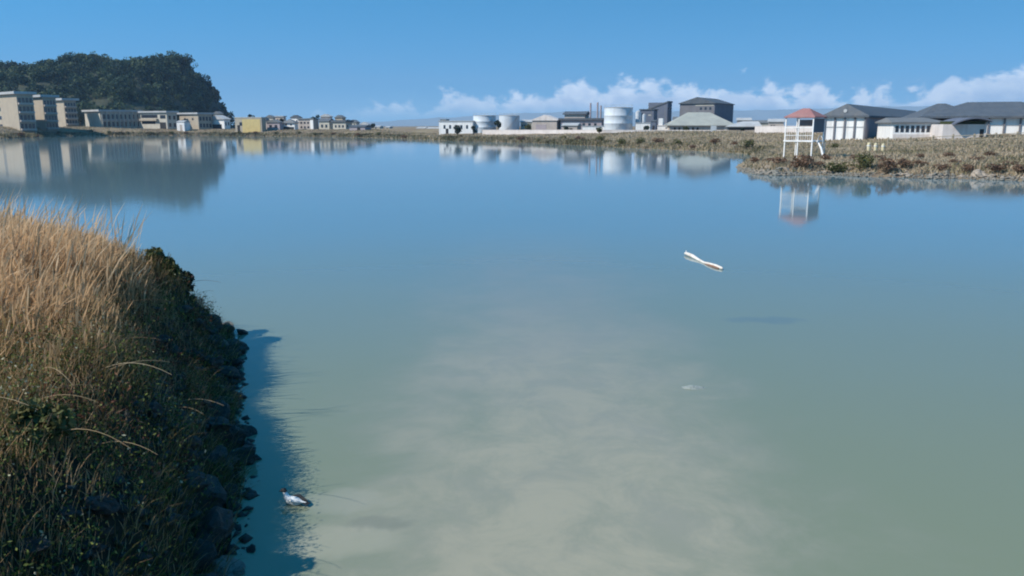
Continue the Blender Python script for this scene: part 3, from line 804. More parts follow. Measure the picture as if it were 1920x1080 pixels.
h = House('process_tower', 'tall dark blue process building with a sloping top, right of the largest tank', 'factory', 1216, 1252, 292, 192, 60, 1260)
h.wall(M['slate'])
MB().hull([(-0.2, -0.2, h.h + .003), (h.ls + .2, -0.2, h.h + .003), (h.ls + .2, h.we + .2, h.h - 2.6), (-.2, h.we + .2, h.h - 2.6), (-.2, -.2, h.h + 0.5), (h.ls + .2, -.2, h.h + .5), (h.ls + .2, h.we + .2, h.h - 2.1), (-.2, h.we + .2, h.h - 2.1)],
          [(0, 3, 2, 1), (4, 5, 6, 7), (0, 1, 5, 4), (1, 2, 6, 5), (2, 3, 7, 6), (3, 0, 4, 7)], M['darkroof']).build('roof', h.root)
h.side_windows(2, (0.8,), 0.2, 0.05); h.end_panel('vent_panel', 0.55, 0.9, 0.45, 0.52, M['pale'])
h = House('process_wing', 'lower dark wing between the largest tank and the process tower', 'factory', 1200, 1226, 280, 206, 68, ls=6)
h.wall(M['slate']); h.flat(M['darkroof'], 0.3, 0.3); h.end_windows(2, (0.75,), 0.2, 0.05, M['pale'])
MB().tube([(-0.6, 0.95 * h.we, 0), (-0.6, 0.95 * h.we, h.h * 0.9)], 0.5, M['steel'], 12).build('pipe', h.root)
h = House('white_store', 'white store in front of the dark process wing', 'store', 1192, 1219, 256, 231, 74, ls=6)
h.wall(M['white']); h.flat(M['paleroof'], 0.2, 0.15); h.end_panel('door', 0.3, 0.45, 0.1, 0.6, M['dark'])
h = House('white_store', 'stepped white store right of the process tower', 'store', 1233, 1274, 262, 236, 74, ls=6)
h.wall(M['white']); h.flat(M['pinkwhite'], 0.2, 0.15)
MB().box(0.4, 4, 0.78 * h.we, 0.97 * h.we, h.h + 0.205, h.h + 2.4, M['white']).build('roof_block', h.root)
h.end_windows(3, (0.6,), 0.08, 0.2, y1=0.7)
h = House('dark_hut', 'dark upright hut standing between the two white stores', 'hut', 1221, 1230, 252, 228, 74, ls=2)
h.wall(M['slate']); h.gable(M['darkroof'], 0.5, 'y', 0.15); h.end_panel('door', 0.3, 0.7, 0.1, 0.6, M['dark'])

h = House('warehouse', 'big grey gabled warehouse with a dark blue right side, above the hip-roofed shed', 'warehouse', 1275, 1340, 300, 194, 58, 1375)
h.wall(M['greyclad'])
MB().box(0.0, h.ls, -0.12, -0.002, 0, h.h, M['slate']).build('shade_toned_side', h.root)  # darker sheet over the grey wall, painting the shade of its right side
h.gable(M['darkroof'], 2.4, 'x', 0.5)
h.end_windows(3, (0.82,), 0.06, 0.1, M['glass'], y0=0.05, y1=0.45); h.end_panel('white_strip', 0.02, 0.55, 0.92, 0.96, M['pale'])
h = House('hip_shed', 'wide pale hip-roofed shed in front of the grey warehouse', 'shed', 1255, 1378, 256, 236, 84, ls=16)
h.wall(M['beige']); h.gable(M['palegreen'], 4.3, 'y', 0.6, 7.5, 7.0)
for k in range(6): h.end_panel('opening', 0.55 + k * 0.07, 0.58 + k * 0.07, 0.05, 0.7, M['dark'])
h.end_panel('door', 0.10, 0.16, 0.05, 0.85, M['white'])
h = House('open_shed', 'low grey lean-to shed with a long dark opening', 'shed', 1364, 1426, 246, 238, 76, ls=9)
h.wall(M['midroof']); h.gable(M['paleroof'], 1.7, 'y', 0.5, 1.0, 5.0); h.end_panel('opening', 0.05, 0.96, 0.15, 0.82, M['dark'])

def wall_run(label, pts, z_top_px, m, name='boundary_wall', th=0.25, cap=None):
    """free-standing wall through ground points (px, depth), its top at a pixel height"""
    root = None
    P = [at(px, yt, Y) for (px, Y), yt in zip(pts, z_top_px)]
    root = empty(name, (P[0].x, P[0].y, 0), 0, label, 'wall')
    b = MB(); c = MB()
    for A, B in zip(P[:-1], P[1:]):
        n_ = Vector((-(B - A).y, (B - A).x, 0)).normalized() * th / 2
        for q, zlo, zhi, mm, k in ((b, None, 0, m, 1.0), (c, 0.003, 0.12, cap or m, 1.3)):
            lo = [min(gz(p.x, p.y) for p in (A, B)) - 0.4 if zlo is None else p.z + zlo for p in (A, B)]
            n2 = n_ * k
            vs = [(A - n2).to_tuple()[:2] + (lo[0],), (B - n2).to_tuple()[:2] + (lo[1],), (B + n2).to_tuple()[:2] + (lo[1],), (A + n2).to_tuple()[:2] + (lo[0],),
                  (A - n2).to_tuple()[:2] + (A.z + zhi,), (B - n2).to_tuple()[:2] + (B.z + zhi,), (B + n2).to_tuple()[:2] + (B.z + zhi,), (A + n2).to_tuple()[:2] + (A.z + zhi,)]
            vs = [(x - P[0].x, y - P[0].y, z) for x, y, z in vs]
            q.add(vs, [(0, 3, 2, 1), (4, 5, 6, 7), (0, 1, 5, 4), (1, 2, 6, 5), (2, 3, 7, 6), (3, 0, 4, 7)], mm)
    b.build('wall_face', root); c.build('coping', root)
    return root
wall_run('long low white boundary wall in front of the tanks and sheds', [(905, 278), (1010, 264), (1130, 246), (1260, 240), (1415, 226)], [244, 244, 244, 244.5, 245.5], M['pinkwhite'])
wall_run('tall pinkish white wall behind the lookout tower', [(1416, 196), (1480, 190), (1548, 184)], [237.5, 237, 237], M['pinkwhite'])

for i, (px, pyt, Y, r_, lab) in enumerate(((888, 233, 272, 1.3, 'dark shrubby tree at the left foot of the left small tank'), (990, 232, 285, 1.5, 'dark bushy tree right of the right small tank'), (1062, 237, 262, 1.1, 'dark bush-like tree before the mauve factory'), (1124, 238, 244, 0.9, 'small dark tree left of the largest tank'),
        (1212, 236, 244, 0.9, 'small dark tree before the white store of the process wing'), (1286, 238, 238, 0.9, 'small dark tree at the left end of the hip-roofed shed'), (1392, 240, 224, 0.8, 'small dark tree before the lean-to shed'))):
    tree(px, pyt, Y, r_, lab, seed=40 + i, group='dark trees by the tanks', nl=260, size=0.4, leafmat='bush_green' if i % 2 else 'tree_leaf')
def silo(px0, px1, y0, Y, label):
    c = at((px0 + px1) / 2, y0, Y); r = (px1 - px0) / 2 * Y / F_PX; zb = gz(c.x, c.y) - 0.2; H = c.z - zb
    o = empty('silo', (c.x, c.y, zb), 0, label, 'silo')
    MB().lathe([(r, 0), (r, H * 0.92)], M['steel'], 24).build('shell', o, smooth=True)
    MB().lathe([(r * 1.04, H * 0.921), (r * 0.5, H * 0.97), (0.1, H)], M['paleroof'], 24).build('cap', o, smooth=True)
silo(1192, 1201, 207, 268, 'slim pale silo right beside the largest tank')
silo(1204, 1211, 213, 268, 'shorter pale silo between the slim silo and the dark process wing')
for (pl, pc, Y, yt, lab, wm, rm) in ((976, 999, 316, 229, 'low pale shed between the small tanks and the beige store', 'pale', 'paleroof'), (1054, 1082, 274, 236, 'low beige shed before the left half of the factory', 'beige', 'paleroof'),
                                     (1262, 1284, 285, 224, 'grey-white shed wedged left of the big grey warehouse', 'pinkwhite', 'midroof'), (1382, 1408, 292, 226, 'pale shed behind the lean-to shed', 'beige', 'paleroof'),
                                     (1408, 1450, 270, 231, 'long pale shed behind the pinkish wall', 'pale', 'midroof'), (1442, 1470, 240, 229, 'beige shed just left of the lookout tower, far behind', 'beige', 'paleroof')):
    h = House('shed', lab, 'shed', pl, pc, Y, yt, 74, ls=7)
    h.wall(M[wm]); h.gable(M[rm], 1.0, 'y', 0.3); h.end_panel('door', 0.3, 0.5, 0.05, 0.6, M['dark']); h.end_windows(2, (0.6,), 0.1, 0.2, y0=0.55)
# halls on the right
h = House('hall', 'white gabled hall with dark pilasters and a dark slate roof', 'hall', 1547, 1624, 150, 220, 56, 1742)
h.wall(M['white'])
rr = MB().gable(-0.6, h.ls + .6, -0.6, h.we + .6, h.h + .003, h.h + 2.5, M['darkroof'], 'x', 1.0, 0.6, 0.35).build('roof', h.root)
for k in range(5):
    y = (0.012 + k * 0.244) * h.we
    MB().box(-0.22, -0.003, y - 0.16, y + 0.16, 0, h.h, M['greyclad']).build('pilaster', h.root)
for k in range(4):
    h.end_panel('rail', 0.03 + k * 0.244, 0.235 + k * 0.244, 0.60, 0.635, M['paleroof'], 0.08)
MB().tube([(-0.45, 0.5 * h.we, h.h + 1.2), (0.3, 0.5 * h.we, h.h + 1.2)], 0.32, M['paleroof'], 16).build('gable_vent', h.root)
h.side_panel('shade_toned_wall', 0.0, 1.0, 0.0, 0.98, M['mauve'], 0.10)  # mauve over the white wall paints the shade of this side
h.side_windows(6, (0.55,), 0.06, 0.3)
h = House('hall', 'larger white hall at the right frame edge under a wide dark roof', 'hall', 1852, 2010, 138, 221, 66, ls=26)
h.wall(M['white'])
MB().gable(-1.0, h.ls, -1.0, h.we + 10.5, h.h + .003, h.h + 3.1, M['darkroof'], 'y', 7.0, 8.2, 0.35).build('roof', h.root)
for k in range(6):
    y = (0.02 + k * 0.192) * h.we
    MB().box(-0.22, -0.003, y - 0.15, y + 0.15, 0, h.h, M['greyclad']).build('pilaster', h.root)
    if k < 5: h.end_panel('rail', 0.035 + k * 0.192, 0.195 + k * 0.192, 0.60, 0.635, M['paleroof'], 0.08)
h = House('roofed_block', 'dark-roofed block rising behind the colonnade building', 'building', 1728, 1850, 156, 222, 78, ls=14)
h.wall(M['greyclad']); h.gable(M['darkroof'], 3.0, 'y', 0.5, 6.0, 5.0); h.end_windows(5, (0.8,), 0.06, 0.1)
h = House('colonnade_building', 'long low white building with a row of dark window openings', 'building', 1676, 1768, 140, 231, 82, ls=9)
h.wall(M['white']); h.gable(M['midroof'], 1.0, 'y', 0.5, 2.0, 0.5)
h.end_windows(9, (0.70,), 0.066, 0.34, M['glass'], y0=0.02, y1=0.98); h.end_panel('base_band', 0.0, 1.0, 0.0, 0.42, M['pinkwhite'], 0.12)
h = House('canopy_building', 'white building under a dark curved canopy, left of the right-hand hall', 'building', 1769, 1851, 133, 233, 80, ls=7)
h.wall(M['pinkwhite'])
ar = MB(); N_ = 14; vs = []
for k in range(N_ + 1):
    t = k / N_; y = -0.4 + t * (h.we * 0.86); z = h.h + 0.15 + 0.95 * math.sin(math.pi * (0.12 + 0.88 * t)) ** 0.8 if t < 1 else h.h + 0.15
    vs += [(-1.3, y, z), (h.ls, y, z), (-1.3, y, z - 0.22), (h.ls, y, z - 0.22)]
fs = []
for k in range(N_):
    a, b_ = 4 * k, 4 * k + 4
    fs += [(a, b_, b_ + 1, a + 1), (a + 2, a + 3, b_ + 3, b_ + 2), (a, a + 2, b_ + 2, b_), (a + 1, b_ + 1, b_ + 3, a + 3)]
fs += [(0, 1, 3, 2), (4 * N_, 4 * N_ + 2, 4 * N_ + 3, 4 * N_ + 1)]
ar.add(vs, fs, M['slate']).build('canopy', h.root)
MB().box(0.3, h.ls - .2, 0.2, h.we * 0.8, h.h + .003, h.h + 0.5, M['bush_green']).build('clerestory', h.root)
h.end_panel('doorway', 0.06, 0.15, 0.08, 0.72, M['dark'])

# ------------------------------------------------------------------ lookout tower
TY = 89.0
c0 = at(1470, 288, TY)
zb = gz(c0.x, c0.y) - 0.25
t = empty('lookout_tower', (c0.x, c0.y, zb), R(-43), 'white timber lookout tower on posts with a faded red hip roof, on the scrubby point', 'lookout tower')
zp = at(1490, 263, TY).z - zb; zr = at(1490, 239, TY).z - zb; ze = at(1490, 221, TY).z - zb; zt = at(1505, 203, TY).z - zb
twid, dep, a = 3.05, 2.9, 0.06                       # front runs along x, the shaded right side along y
for x, y in ((0, 0), (twid * 0.48, 0), (twid, 0), (0, dep), (twid, dep)):
    MB().box(x - a, x + a, y - a, y + a, 0, ze, M['white']).build('post', t)
MB().box(-0.12, twid + 0.12, -0.12, dep + 0.12, zp - 0.14, zp, M['white']).build('platform', t); plat = [c for c in t.children if c.name.startswith('platform')][0]
br = MB()
for p_, q_ in (((0.1, 0.0, 0.35), (twid * .46, 0.0, zp - .2)), ((twid * .5, 0, zp - .2), (twid - .1, 0, 0.35)), ((twid, 0.1, 0.35), (twid, dep - .1, zp - .2))): br.tube([p_, q_], 0.022, M['wood'], 6)
br.build('bracing', t)
def rails(f):
    rl = MB()
    f(rl); rl.build('railing', plat)
def front(rl):
    rl.box(a, twid - a, -0.11, -0.065, zr - 0.06, zr + 0.03, M['white']); rl.box(a, twid - a, -0.10, -0.07, zp + 0.5, zp + 0.56, M['white'])
    for k in range(1, 12):
        if k == 6: continue
        x = twid * k / 12; rl.box(x - 0.02, x + 0.02, -0.063, -0.04, zp + 0.003, zr - 0.061, M['pinkwhite'])
def leftside(rl):
    rl.box(-0.11, -0.065, a, dep - a, zr - 0.06, zr + 0.03, M['white']); rl.box(-0.10, -0.07, a, dep - a, zp + 0.5, zp + 0.56, M['white'])
rails(front); rails(leftside)
MB().box(twid - 0.03, twid + 0.03, 0.08, dep - 0.08, zp + 0.85, ze - 0.05, M['greyclad']).build('side_screen', t)  # screen whose dark grey holds the shade of that side
MB().box(0.08, twid - 0.08, dep - 0.03, dep + 0.02, zr + 0.15, ze - 0.2, M['greyclad']).build('back_screen', t)
MB().gable(-0.2, twid + 0.2, -0.2, dep + 0.2, ze + .003, zt, M['redroof'], 'x', 1.35, 1.35, 0.10).build('roof', t)
sl = MB()
slp = [(twid + 0.1, 0.9, zp - 0.02), (twid + 0.45, 0.7, zp - 0.3), (twid + 0.85, 0.5, zp - 0.85), (twid + 1.3, 0.25, 0.42), (twid + 1.55, 0.15, 0.3)]
sl.tube(slp, [0.07, 0.09, 0.11, 0.13, 0.11], M['white'], 10); chute = sl.build('chute', t)
hd = MB(); hd.tube([(twid + 0.15 + 0.30 * (1 - math.cos(w)), 1.0, zp - 0.35 + 0.85 * math.sin(w)) for w in np.linspace(0, math.pi, 12)], 0.035, M['white'], 6); hd.build('handrail', chute)
fpz = at(1545, 288, TY + 1)
fo = empty('marker_post', (fpz.x, fpz.y, gz(fpz.x, fpz.y) - 0.2), 0, 'thin white post standing just right of the tower chute', 'post')
MB().tube([(0, 0, 0), (0, 0, 1.9)], 0.045, M['white'], 8).build('post', fo); MB().tube([(0, 0, 1.9), (0, 0, 1.96)], [0.06, 0.03], M['white'], 8).build('cap', fo)

# posts and fence on the right-hand land
for i, (px, pyt, pyb, lab) in enumerate(((1628, 267, 285, 'leftmost of the three pale yellow bollards on the right-hand flat'), (1641, 268, 284, 'middle of the three pale yellow bollards on the right-hand flat'), (1655, 269, 284, 'rightmost of the three pale yellow bollards on the right-hand flat'))):
    p = at(px, pyb, 100); zg = gz(p.x, p.y); top = at(px, pyt, 100).z
    r_ = 0.20
    o = empty('bollard', (p.x, p.y, zg - 0.2), 0.2 * i, lab, 'bollard', 'pale yellow bollards')
    hh = top - zg + 0.2
    MB().lathe([(r_, 0), (r_, hh * 0.86), (r_ * 0.8, hh * 0.95), (r_ * 0.3, hh)], M['postyellow'], 14).build('post', o, smooth=True)
    MB().lathe([(r_ * 1.15, hh * 0.70), (r_ * 1.15, hh * 0.78)], M['white'], 14).build('band', o, smooth=True)
fe = None
fp = [at(px, 276, Y) for px, Y in ((1664, 108), (1706, 107), (1748, 106), (1785, 105), (1825, 104), (1865, 103), (1905, 102), (1950, 101))]
fe = empty('post_and_rail_fence', (fp[0].x, fp[0].y, gz(fp[0].x, fp[0].y)), 0, 'weathered timber post and rail fence across the right-hand flat', 'fence')
O = Vector(fe.location)
for p in fp:
    q = Vector((p.x, p.y, gz(p.x, p.y))) - O
    MB().box(q.x - .09, q.x + .09, q.y - .09, q.y + .09, q.z - .3, q.z + 1.6, M['wood']).build('post', fe)
for z_ in (0.85, 1.4):
    m_ = MB(); m_.tube([Vector((p.x, p.y - 0.11, gz(p.x, p.y) + z_)) - O for p in fp], 0.05, M['wood'], 6); m_.build('rail', fe)
for i, (px, pyt, Y, lab) in enumerate(((1338, 238, 228, 'white sign board on a post before the hip-roofed shed'),)):
    p = at(px, pyt, Y - 10); zg = gz(p.x, p.y)
    o = empty('sign_board', (p.x, p.y, zg - 0.2), 0.1, lab, 'sign')
    MB().box(-0.8, 0.8, -0.06, 0, p.z - zg - 1.2, p.z - zg + 0.5, M['white']).build('board', o)
    MB().box(-0.1, 0.1, 0.004, 0.2, 0, p.z - zg, M['white']).build('post', o)

# ------------------------------------------------------------------ rocks
def rock_mesh(seed, m, sub=3):
    bm = bmesh.new(); bmesh.ops.create_icosphere(bm, subdivisions=sub, radius=1.0)
    rg = random.Random(seed); off = Vector((rg.uniform(-50, 50), rg.uniform(-50, 50), rg.uniform(-50, 50)))
    planes = [(Vector((rg.gauss(0, 1), rg.gauss(0, 1), rg.gauss(0, 1))).normalized(), rg.uniform(0.42, 0.85)) for _ in range(11)]
    for v in bm.verts:
        p = v.co.copy()
        for n_, d in planes:
            k = p.dot(n_) - d
            if k > 0: p -= n_ * k * 0.9
        p += v.co * (mnoise.fractal(v.co * 1.8 + off, 1.0, 2.0, 5) * 0.22)
        v.co = p
    me = bpy.data.meshes.new('rock'); bm.to_mesh(me); bm.free()
    me.materials.append(m); return me
rock_sets = {k: [rock_mesh(i + 10 * j, M[k]) for i in range(5)] for j, k in enumerate(('rock_dark', 'rock_grey', 'rock_pale'))}
def rock(p, s, kind, label, group, rg):
    o = bpy.data.objects.new('rock', rg.choice(rock_sets[kind])); COL.objects.link(o)
    o.location = p; o.scale = (s * rg.uniform(0.85, 1.35), s * rg.uniform(0.8, 1.15), s * rg.uniform(0.5, 0.8)); o.rotation_euler = (rg.uniform(-.5, .5), rg.uniform(-.5, .5), rg.uniform(0, 6.3))
    return tag(o, label, 'rock', group)
rg = random.Random(5)
def shore_pt(t, inland=0.0, a=2, b=11):
    """point a fraction t along the near shoreline"""
    P = SH[a:b + 1]; seg = np.linalg.norm(np.diff(P, axis=0), axis=1); c = np.concatenate([[0], np.cumsum(seg)]); s = t * c[-1]
    i = min(np.searchsorted(c, s, side='right') - 1, len(seg) - 1); f = (s - c[i]) / seg[i]
    p = P[i] * (1 - f) + P[i + 1] * f; d = (P[i + 1] - P[i]) / seg[i]
    return p + np.array([-d[1], d[0]]) * inland
def bank_stretch(y):
    w = 'nearer than the bird' if y < 8.4 else 'level with the bird' if y < 11 else 'midway along its waterline' if y < 14.8 else 'towards its far tip'
    return 'dark wet boulder of the shaded near bank, ' + w, 'dark boulders of the near bank, ' + w
# the bank's own boulders along its waterline
for k in range(120):
    inl = rg.choice((0.12, 0.2, 0.28, 0.4, 0.6, 0.85, 1.1)) + rg.uniform(-0.12, 0.12)
    p = shore_pt((k + rg.uniform(0, 1)) / 120, inl)
    s = (0.09 + 0.22 * rg.random() ** 1.6) * (1.0 if inl < 0.6 else 0.8)
    z = max(gz(p[0], p[1]), 0.0)
    rock((p[0], p[1], z + s * 0.12), s, 'rock_dark', *bank_stretch(p[1]), rg)
for (px, py, s, kind, lab) in ((385, 606, 0.34, 'rock_pale', 'pale flat rock at the sunlit tip of the near bank'), (425, 618, 0.26, 'rock_grey', 'grey rock furthest out at the tip of the near bank'),
                               (415, 655, 0.20, 'rock_grey', 'small light grey stone on the dark bank below the tip'), (463, 810, 0.16, 'rock_dark', 'small dark rock standing alone in the shaded water'),
                               (425, 1062, 0.17, 'rock_grey', 'pale wet stone at the bottom edge beside the bank'), (447, 1066, 0.08, 'rock_grey', 'small pebble at the bottom edge beside the pale wet stone'),
                               (455, 622, 0.16, 'rock_dark', 'little dark rock in the water off the bank tip'), (468, 1025, 0.07, 'rock_dark', 'tiny dark stone in the shaded water near the bottom edge')):
    p = on_plane(px, py, 0.05); z = max(0.0, gz(p.x, p.y))
    rock((p.x, p.y, z + s * 0.1), s, kind, lab, None, rg)
# rocks of the far point
p = ground_hit(1845, 332); rock((p.x, p.y + 0.4, 0.25), 0.8, 'rock_pale', 'largest pale rock on the shore of the point, near the right frame edge', None, rg)
cluster = [(1440, 315), (1442, 326), (1428, 322), (1548, 311), (1546, 325), (1556, 318), (1700, 326), (1703, 330)]
for c_, n_, sp in ((1400, 7, 12), (1440, 12, 22), (1480, 7, 16), (1520, 4, 14), (1555, 6, 12), (1620, 3, 30), (1690, 6, 16), (1765, 22, 34), (1850, 6, 16), (1900, 4, 20)):
    for _ in range(n_):
        px = rg.gauss(c_, sp)
        if not 1383 < px < 1935: continue
        yb = float(np.interp(px, [1380, 1392, 1425, 1470, 1520, 1560, 1620, 1690, 1750, 1800, 1850, 1920], [312, 321, 327, 329, 327.5, 328, 331, 332, 335, 334, 337, 339]))
        cluster.append((px, yb - abs(rg.gauss(0, 4.5))))
for i, (px, py) in enumerate(cluster):
    p = ground_hit(px, py); s = rg.uniform(0.28, 0.42) if i < 8 else 0.11 + 0.34 * rg.random() ** 2
    kd = 'rock_pale' if i < 8 or rg.random() < 0.5 else 'rock_grey'
    w = [v for k_, v in ((1425, 'at the left tip of the point'), (1470, 'left of the tower on the shore of the point'), (1535, 'straight below the lookout tower'), (1590, 'right of the tower, left of the biggest bush'), (1660, 'below the biggest olive bush'),
                         (1725, 'on the shore below the bollards and fence end'), (1810, 'in the stone row below the colonnade building'), (1990, 'near the right frame edge')) if px < k_][0]
    c_ = 'pale weathered' if kd == 'rock_pale' else 'brown-grey'
    rock((p.x, p.y, p.z + s * 0.12), s, kd, c_ + ' rock ' + w, c_ + ' rocks ' + w, rg)

# small broken stones nobody could count
def rubble(P, size, m, label, seed):
    rg_ = np.random.default_rng(seed); n_ = len(P)
    oct_ = np.array([(1, 0, 0), (-1, 0, 0), (0, 1, 0), (0, -1, 0), (0, 0, 1), (0, 0, -1.0)])
    fc = np.array([(0, 2, 4), (2, 1, 4), (1, 3, 4), (3, 0, 4), (2, 0, 5), (1, 2, 5), (3, 1, 5), (0, 3, 5)])
    a_ = rg_.uniform(0, 6.28, n_); c_, s_ = np.cos(a_)[:, None], np.sin(a_)[:, None]
    loc = oct_[None] * (size[:, None, None] * rg_.uniform(0.5, 1.2, (n_, 6, 1))) * np.stack([rg_.uniform(.8, 1.5, n_), rg_.uniform(.7, 1.1, n_), rg_.uniform(.4, .8, n_)], 1)[:, None]
    loc = loc + rg_.normal(0, 0.18, loc.shape) * size[:, None, None]
    V = np.stack([loc[..., 0] * c_ - loc[..., 1] * s_, loc[..., 0] * s_ + loc[..., 1] * c_, loc[..., 2]], -1)
    V[..., 0] += P[:, 0, None]; V[..., 1] += P[:, 1, None]
    V[..., 2] += (np.maximum(ground_z(P[:, 0], P[:, 1]), -0.02) + size * 0.2)[:, None]
    Q = (np.arange(n_)[:, None, None] * 6 + fc[None]).reshape(-1, 3)
    tag(np_obj('rubble', V.reshape(-1, 3), Q, m), label, 'rubble', kind='stuff')
def along(n_, xr, yr, d0, d1, seed):
    rg_ = np.random.default_rng(seed); out = np.zeros((0, 2))
    while len(out) < n_:
        x = rg_.uniform(*xr, 6000); y = rg_.uniform(*yr, 6000); d = shore_dist(x, y)
        k = (d > d0) & (d < d1) & (wob(x, y, 1.7) + rg_.normal(0, 0.5, 6000) > -0.2); out = np.concatenate([out, np.stack([x[k], y[k]], 1)])
    return out[:n_]
rgn = np.random.default_rng(3)
rubble(along(2600, (-9.5, -1.8), (3, 19.5), -0.12, 1.1, 1), 0.025 + 0.085 * rgn.uniform(0, 1, 2600) ** 2, M['rock_dark'], 'dark broken rubble between the boulders of the near bank', 11)
rubble(along(2400, (19, 62), (60, 84), -0.1, 1.3, 2), 0.05 + 0.16 * rgn.uniform(0, 1, 2400) ** 2, M['rock_grey'], 'grey-brown stony rubble along the water edge of the point', 12)

# ------------------------------------------------------------------ far scrub and bushes
rng = np.random.default_rng(21)
def scatter(n, xr, yr, dmin, dmax, keep=None):
    out = np.zeros((0, 2))
    while len(out) < n:
        x = rng.uniform(*xr, n); y = rng.uniform(*yr, n)
        d = shore_dist(x, y); ok = (d > dmin) & (d < dmax) & (np.abs(x / y) < 0.75)
        if keep is not None: ok &= keep(x, y, d)
        out = np.concatenate([out, np.stack([x[ok], y[ok]], 1)])
    return out[:n]
water_edge = np.concatenate([scatter(16000, (-290, 5), (200, 440), 0.05, 4.5), scatter(9000, (-40, 110), (120, 255), 0.05, 4.0)])
pts = np.concatenate([water_edge, scatter(60000, (15, 75), (58, 125), 0.9, 60), scatter(26000, (-40, 110), (120, 255), 0.3, 45), scatter(24000, (-290, 5), (200, 440), 0.3, 22)])
z = ground_z(pts[:, 0], pts[:, 1]); n = len(pts); dist = pts[:, 1]
base = np.stack([pts[:, 0], pts[:, 1], z - 0.05], 1)
ang = rng.uniform(0, 6.28, n)
clump = 0.5 + 0.5 * wob(pts[:, 0], pts[:, 1], 2.4)
hh = rng.uniform(0.16, 0.5, n) * (0.6 + 0.8 * clump)
edge_n = len(water_edge); hh[:edge_n] *= np.where(dist[:edge_n] > 190, 1.9, np.where(dist[:edge_n] > 118, 1.4, 0.9))
tn_ = rng.uniform(0.3, 0.75, n); tn_[:edge_n] -= 0.42 * (0.5 + 0.5 * wob(pts[:edge_n, 0], pts[:edge_n, 1], 0.6))
fl = np.tile(np.array([1.0, 1.3, 0.9, 0.2]), (n, 1))
V, Q, T = blades(rng, base, hh, np.stack([np.cos(ang), np.sin(ang), np.zeros(n)], 1), rng.uniform(0.2, 0.8, n), 0.05 + dist * 0.0006, fl, tn_)
tag(np_obj('scrub', V, Q, M['scrub'], T), 'low brown and olive scrub covering the far shores and the point', 'scrub', kind='stuff')

def bush_proto(leafmat, seed, r=1.0):
    rg_ = np.random.default_rng(seed)
    root = empty('bush', (0, 0, 0))
    V, Q, T = crown(rg_, 0, 0, -0.15, r, 1.5 * r, 420, 0.17, 0.5)
    np_obj('foliage', V, Q, M[leafmat], T, root)
    s_ = MB()
    for k in range(5):
        a_ = k * 1.26; s_.tube([(0, 0, -0.2), (math.cos(a_) * 0.25, math.sin(a_) * 0.25, 0.45), (math.cos(a_) * 0.5, math.sin(a_) * 0.5, 0.85)], [0.05, 0.03, 0.012], M['bark'], 5)
    s_.build('stem', root)
    return root
protos = {'bush_green': [bush_proto('bush_green', 31), bush_proto('bush_green', 32)], 'bush_brown': [bush_proto('bush_brown', 33), bush_proto('bush_brown', 34)]}
first = {id(o): True for l in protos.values() for o in l}
def bush(px, py, s, kind, label, group, rg, Y=None, sz=None):
    pr = rg.choice(protos[kind])
    o = pr if first.pop(id(pr), False) else copy_tree(pr)
    p = Y if Y is not None else ground_hit(px, py)
    o.location = (p.x, p.y, gz(p.x, p.y)); o.scale = (s * rg.uniform(.9, 1.5), s, s * (sz or rg.uniform(.6, .9))); o.rotation_euler = (0, 0, rg.uniform(0, 6))
    for kx in ('group', 'label', 'category'):
        if kx in o: del o[kx]
    return tag(o, label, 'bush', group)
rg = random.Random(9)
bush(1618, 318, 1.25, 'bush_green', 'biggest rounded olive bush at the water edge of the point', None, rg, sz=0.9)
bush(1575, 322, 1.2, 'bush_green', 'olive bush just left of the biggest bush on the point', None, rg)
bush(1661, 326, 1.2, 'bush_brown', 'russet bush just right of the biggest bush on the point', None, rg)
bush(1500, 316, 1.3, 'bush_brown', 'russet bush on the point below the lookout tower', None, rg)
bush(1562, 280, 1.0, 'bush_green', 'small dark olive bush right of the lookout tower', None, rg)
POINT = [(1415, 308, 'at the left tip of the point'), (1440, 304, 'just inland of the left tip of the point'), (1465, 309, 'in front of the leftmost tower post'), (1530, 312, 'below the foot of the tower chute'), (1550, 304, 'right of the foot of the tower chute'),
         (1700, 318, 'behind the pair of pale shore rocks'), (1730, 312, 'between the pale rock pair and the fence'), (1765, 320, 'behind the row of stones on the point shore'), (1795, 310, 'inland of the right end of the stone row'), (1810, 326, 'just left of the largest pale rock'),
         (1830, 304, 'in front of the doorway of the canopy building'), (1870, 322, 'just right of the largest pale rock'), (1895, 312, 'below the right-hand hall'), (1915, 326, 'at the right frame edge beside the water'), (1860, 296, 'against the right end of the fence'),
         (1780, 297, 'in front of the middle of the fence'), (1720, 299, 'in front of the left end of the fence'), (1650, 301, 'just below the three pale bollards'), (1600, 303, 'behind the biggest olive bush')]
for px, py, where in POINT:
    bush(px, py, rg.uniform(0.55, 0.95), 'bush_brown', 'low russet bush ' + where, 'russet bushes on the point', rg)
SHX = [-160, 0, 60, 110, 180, 250, 320, 380, 450, 560, 640, 720, 800, 860, 930, 1000, 1050, 1110, 1160, 1220, 1290, 1350, 1400]
SHY = [264, 260, 258, 255.5, 254.8, 254.8, 254.3, 254.3, 255.3, 256, 257, 259, 262, 264.5, 266, 268, 271, 273, 277, 279, 282, 285, 289]
def behind_shore(px, inland):
    p = on_plane(px, float(np.interp(px, SHX, SHY))); q = p + Vector((p.x, p.y, 0)).normalized() * inland
    return q
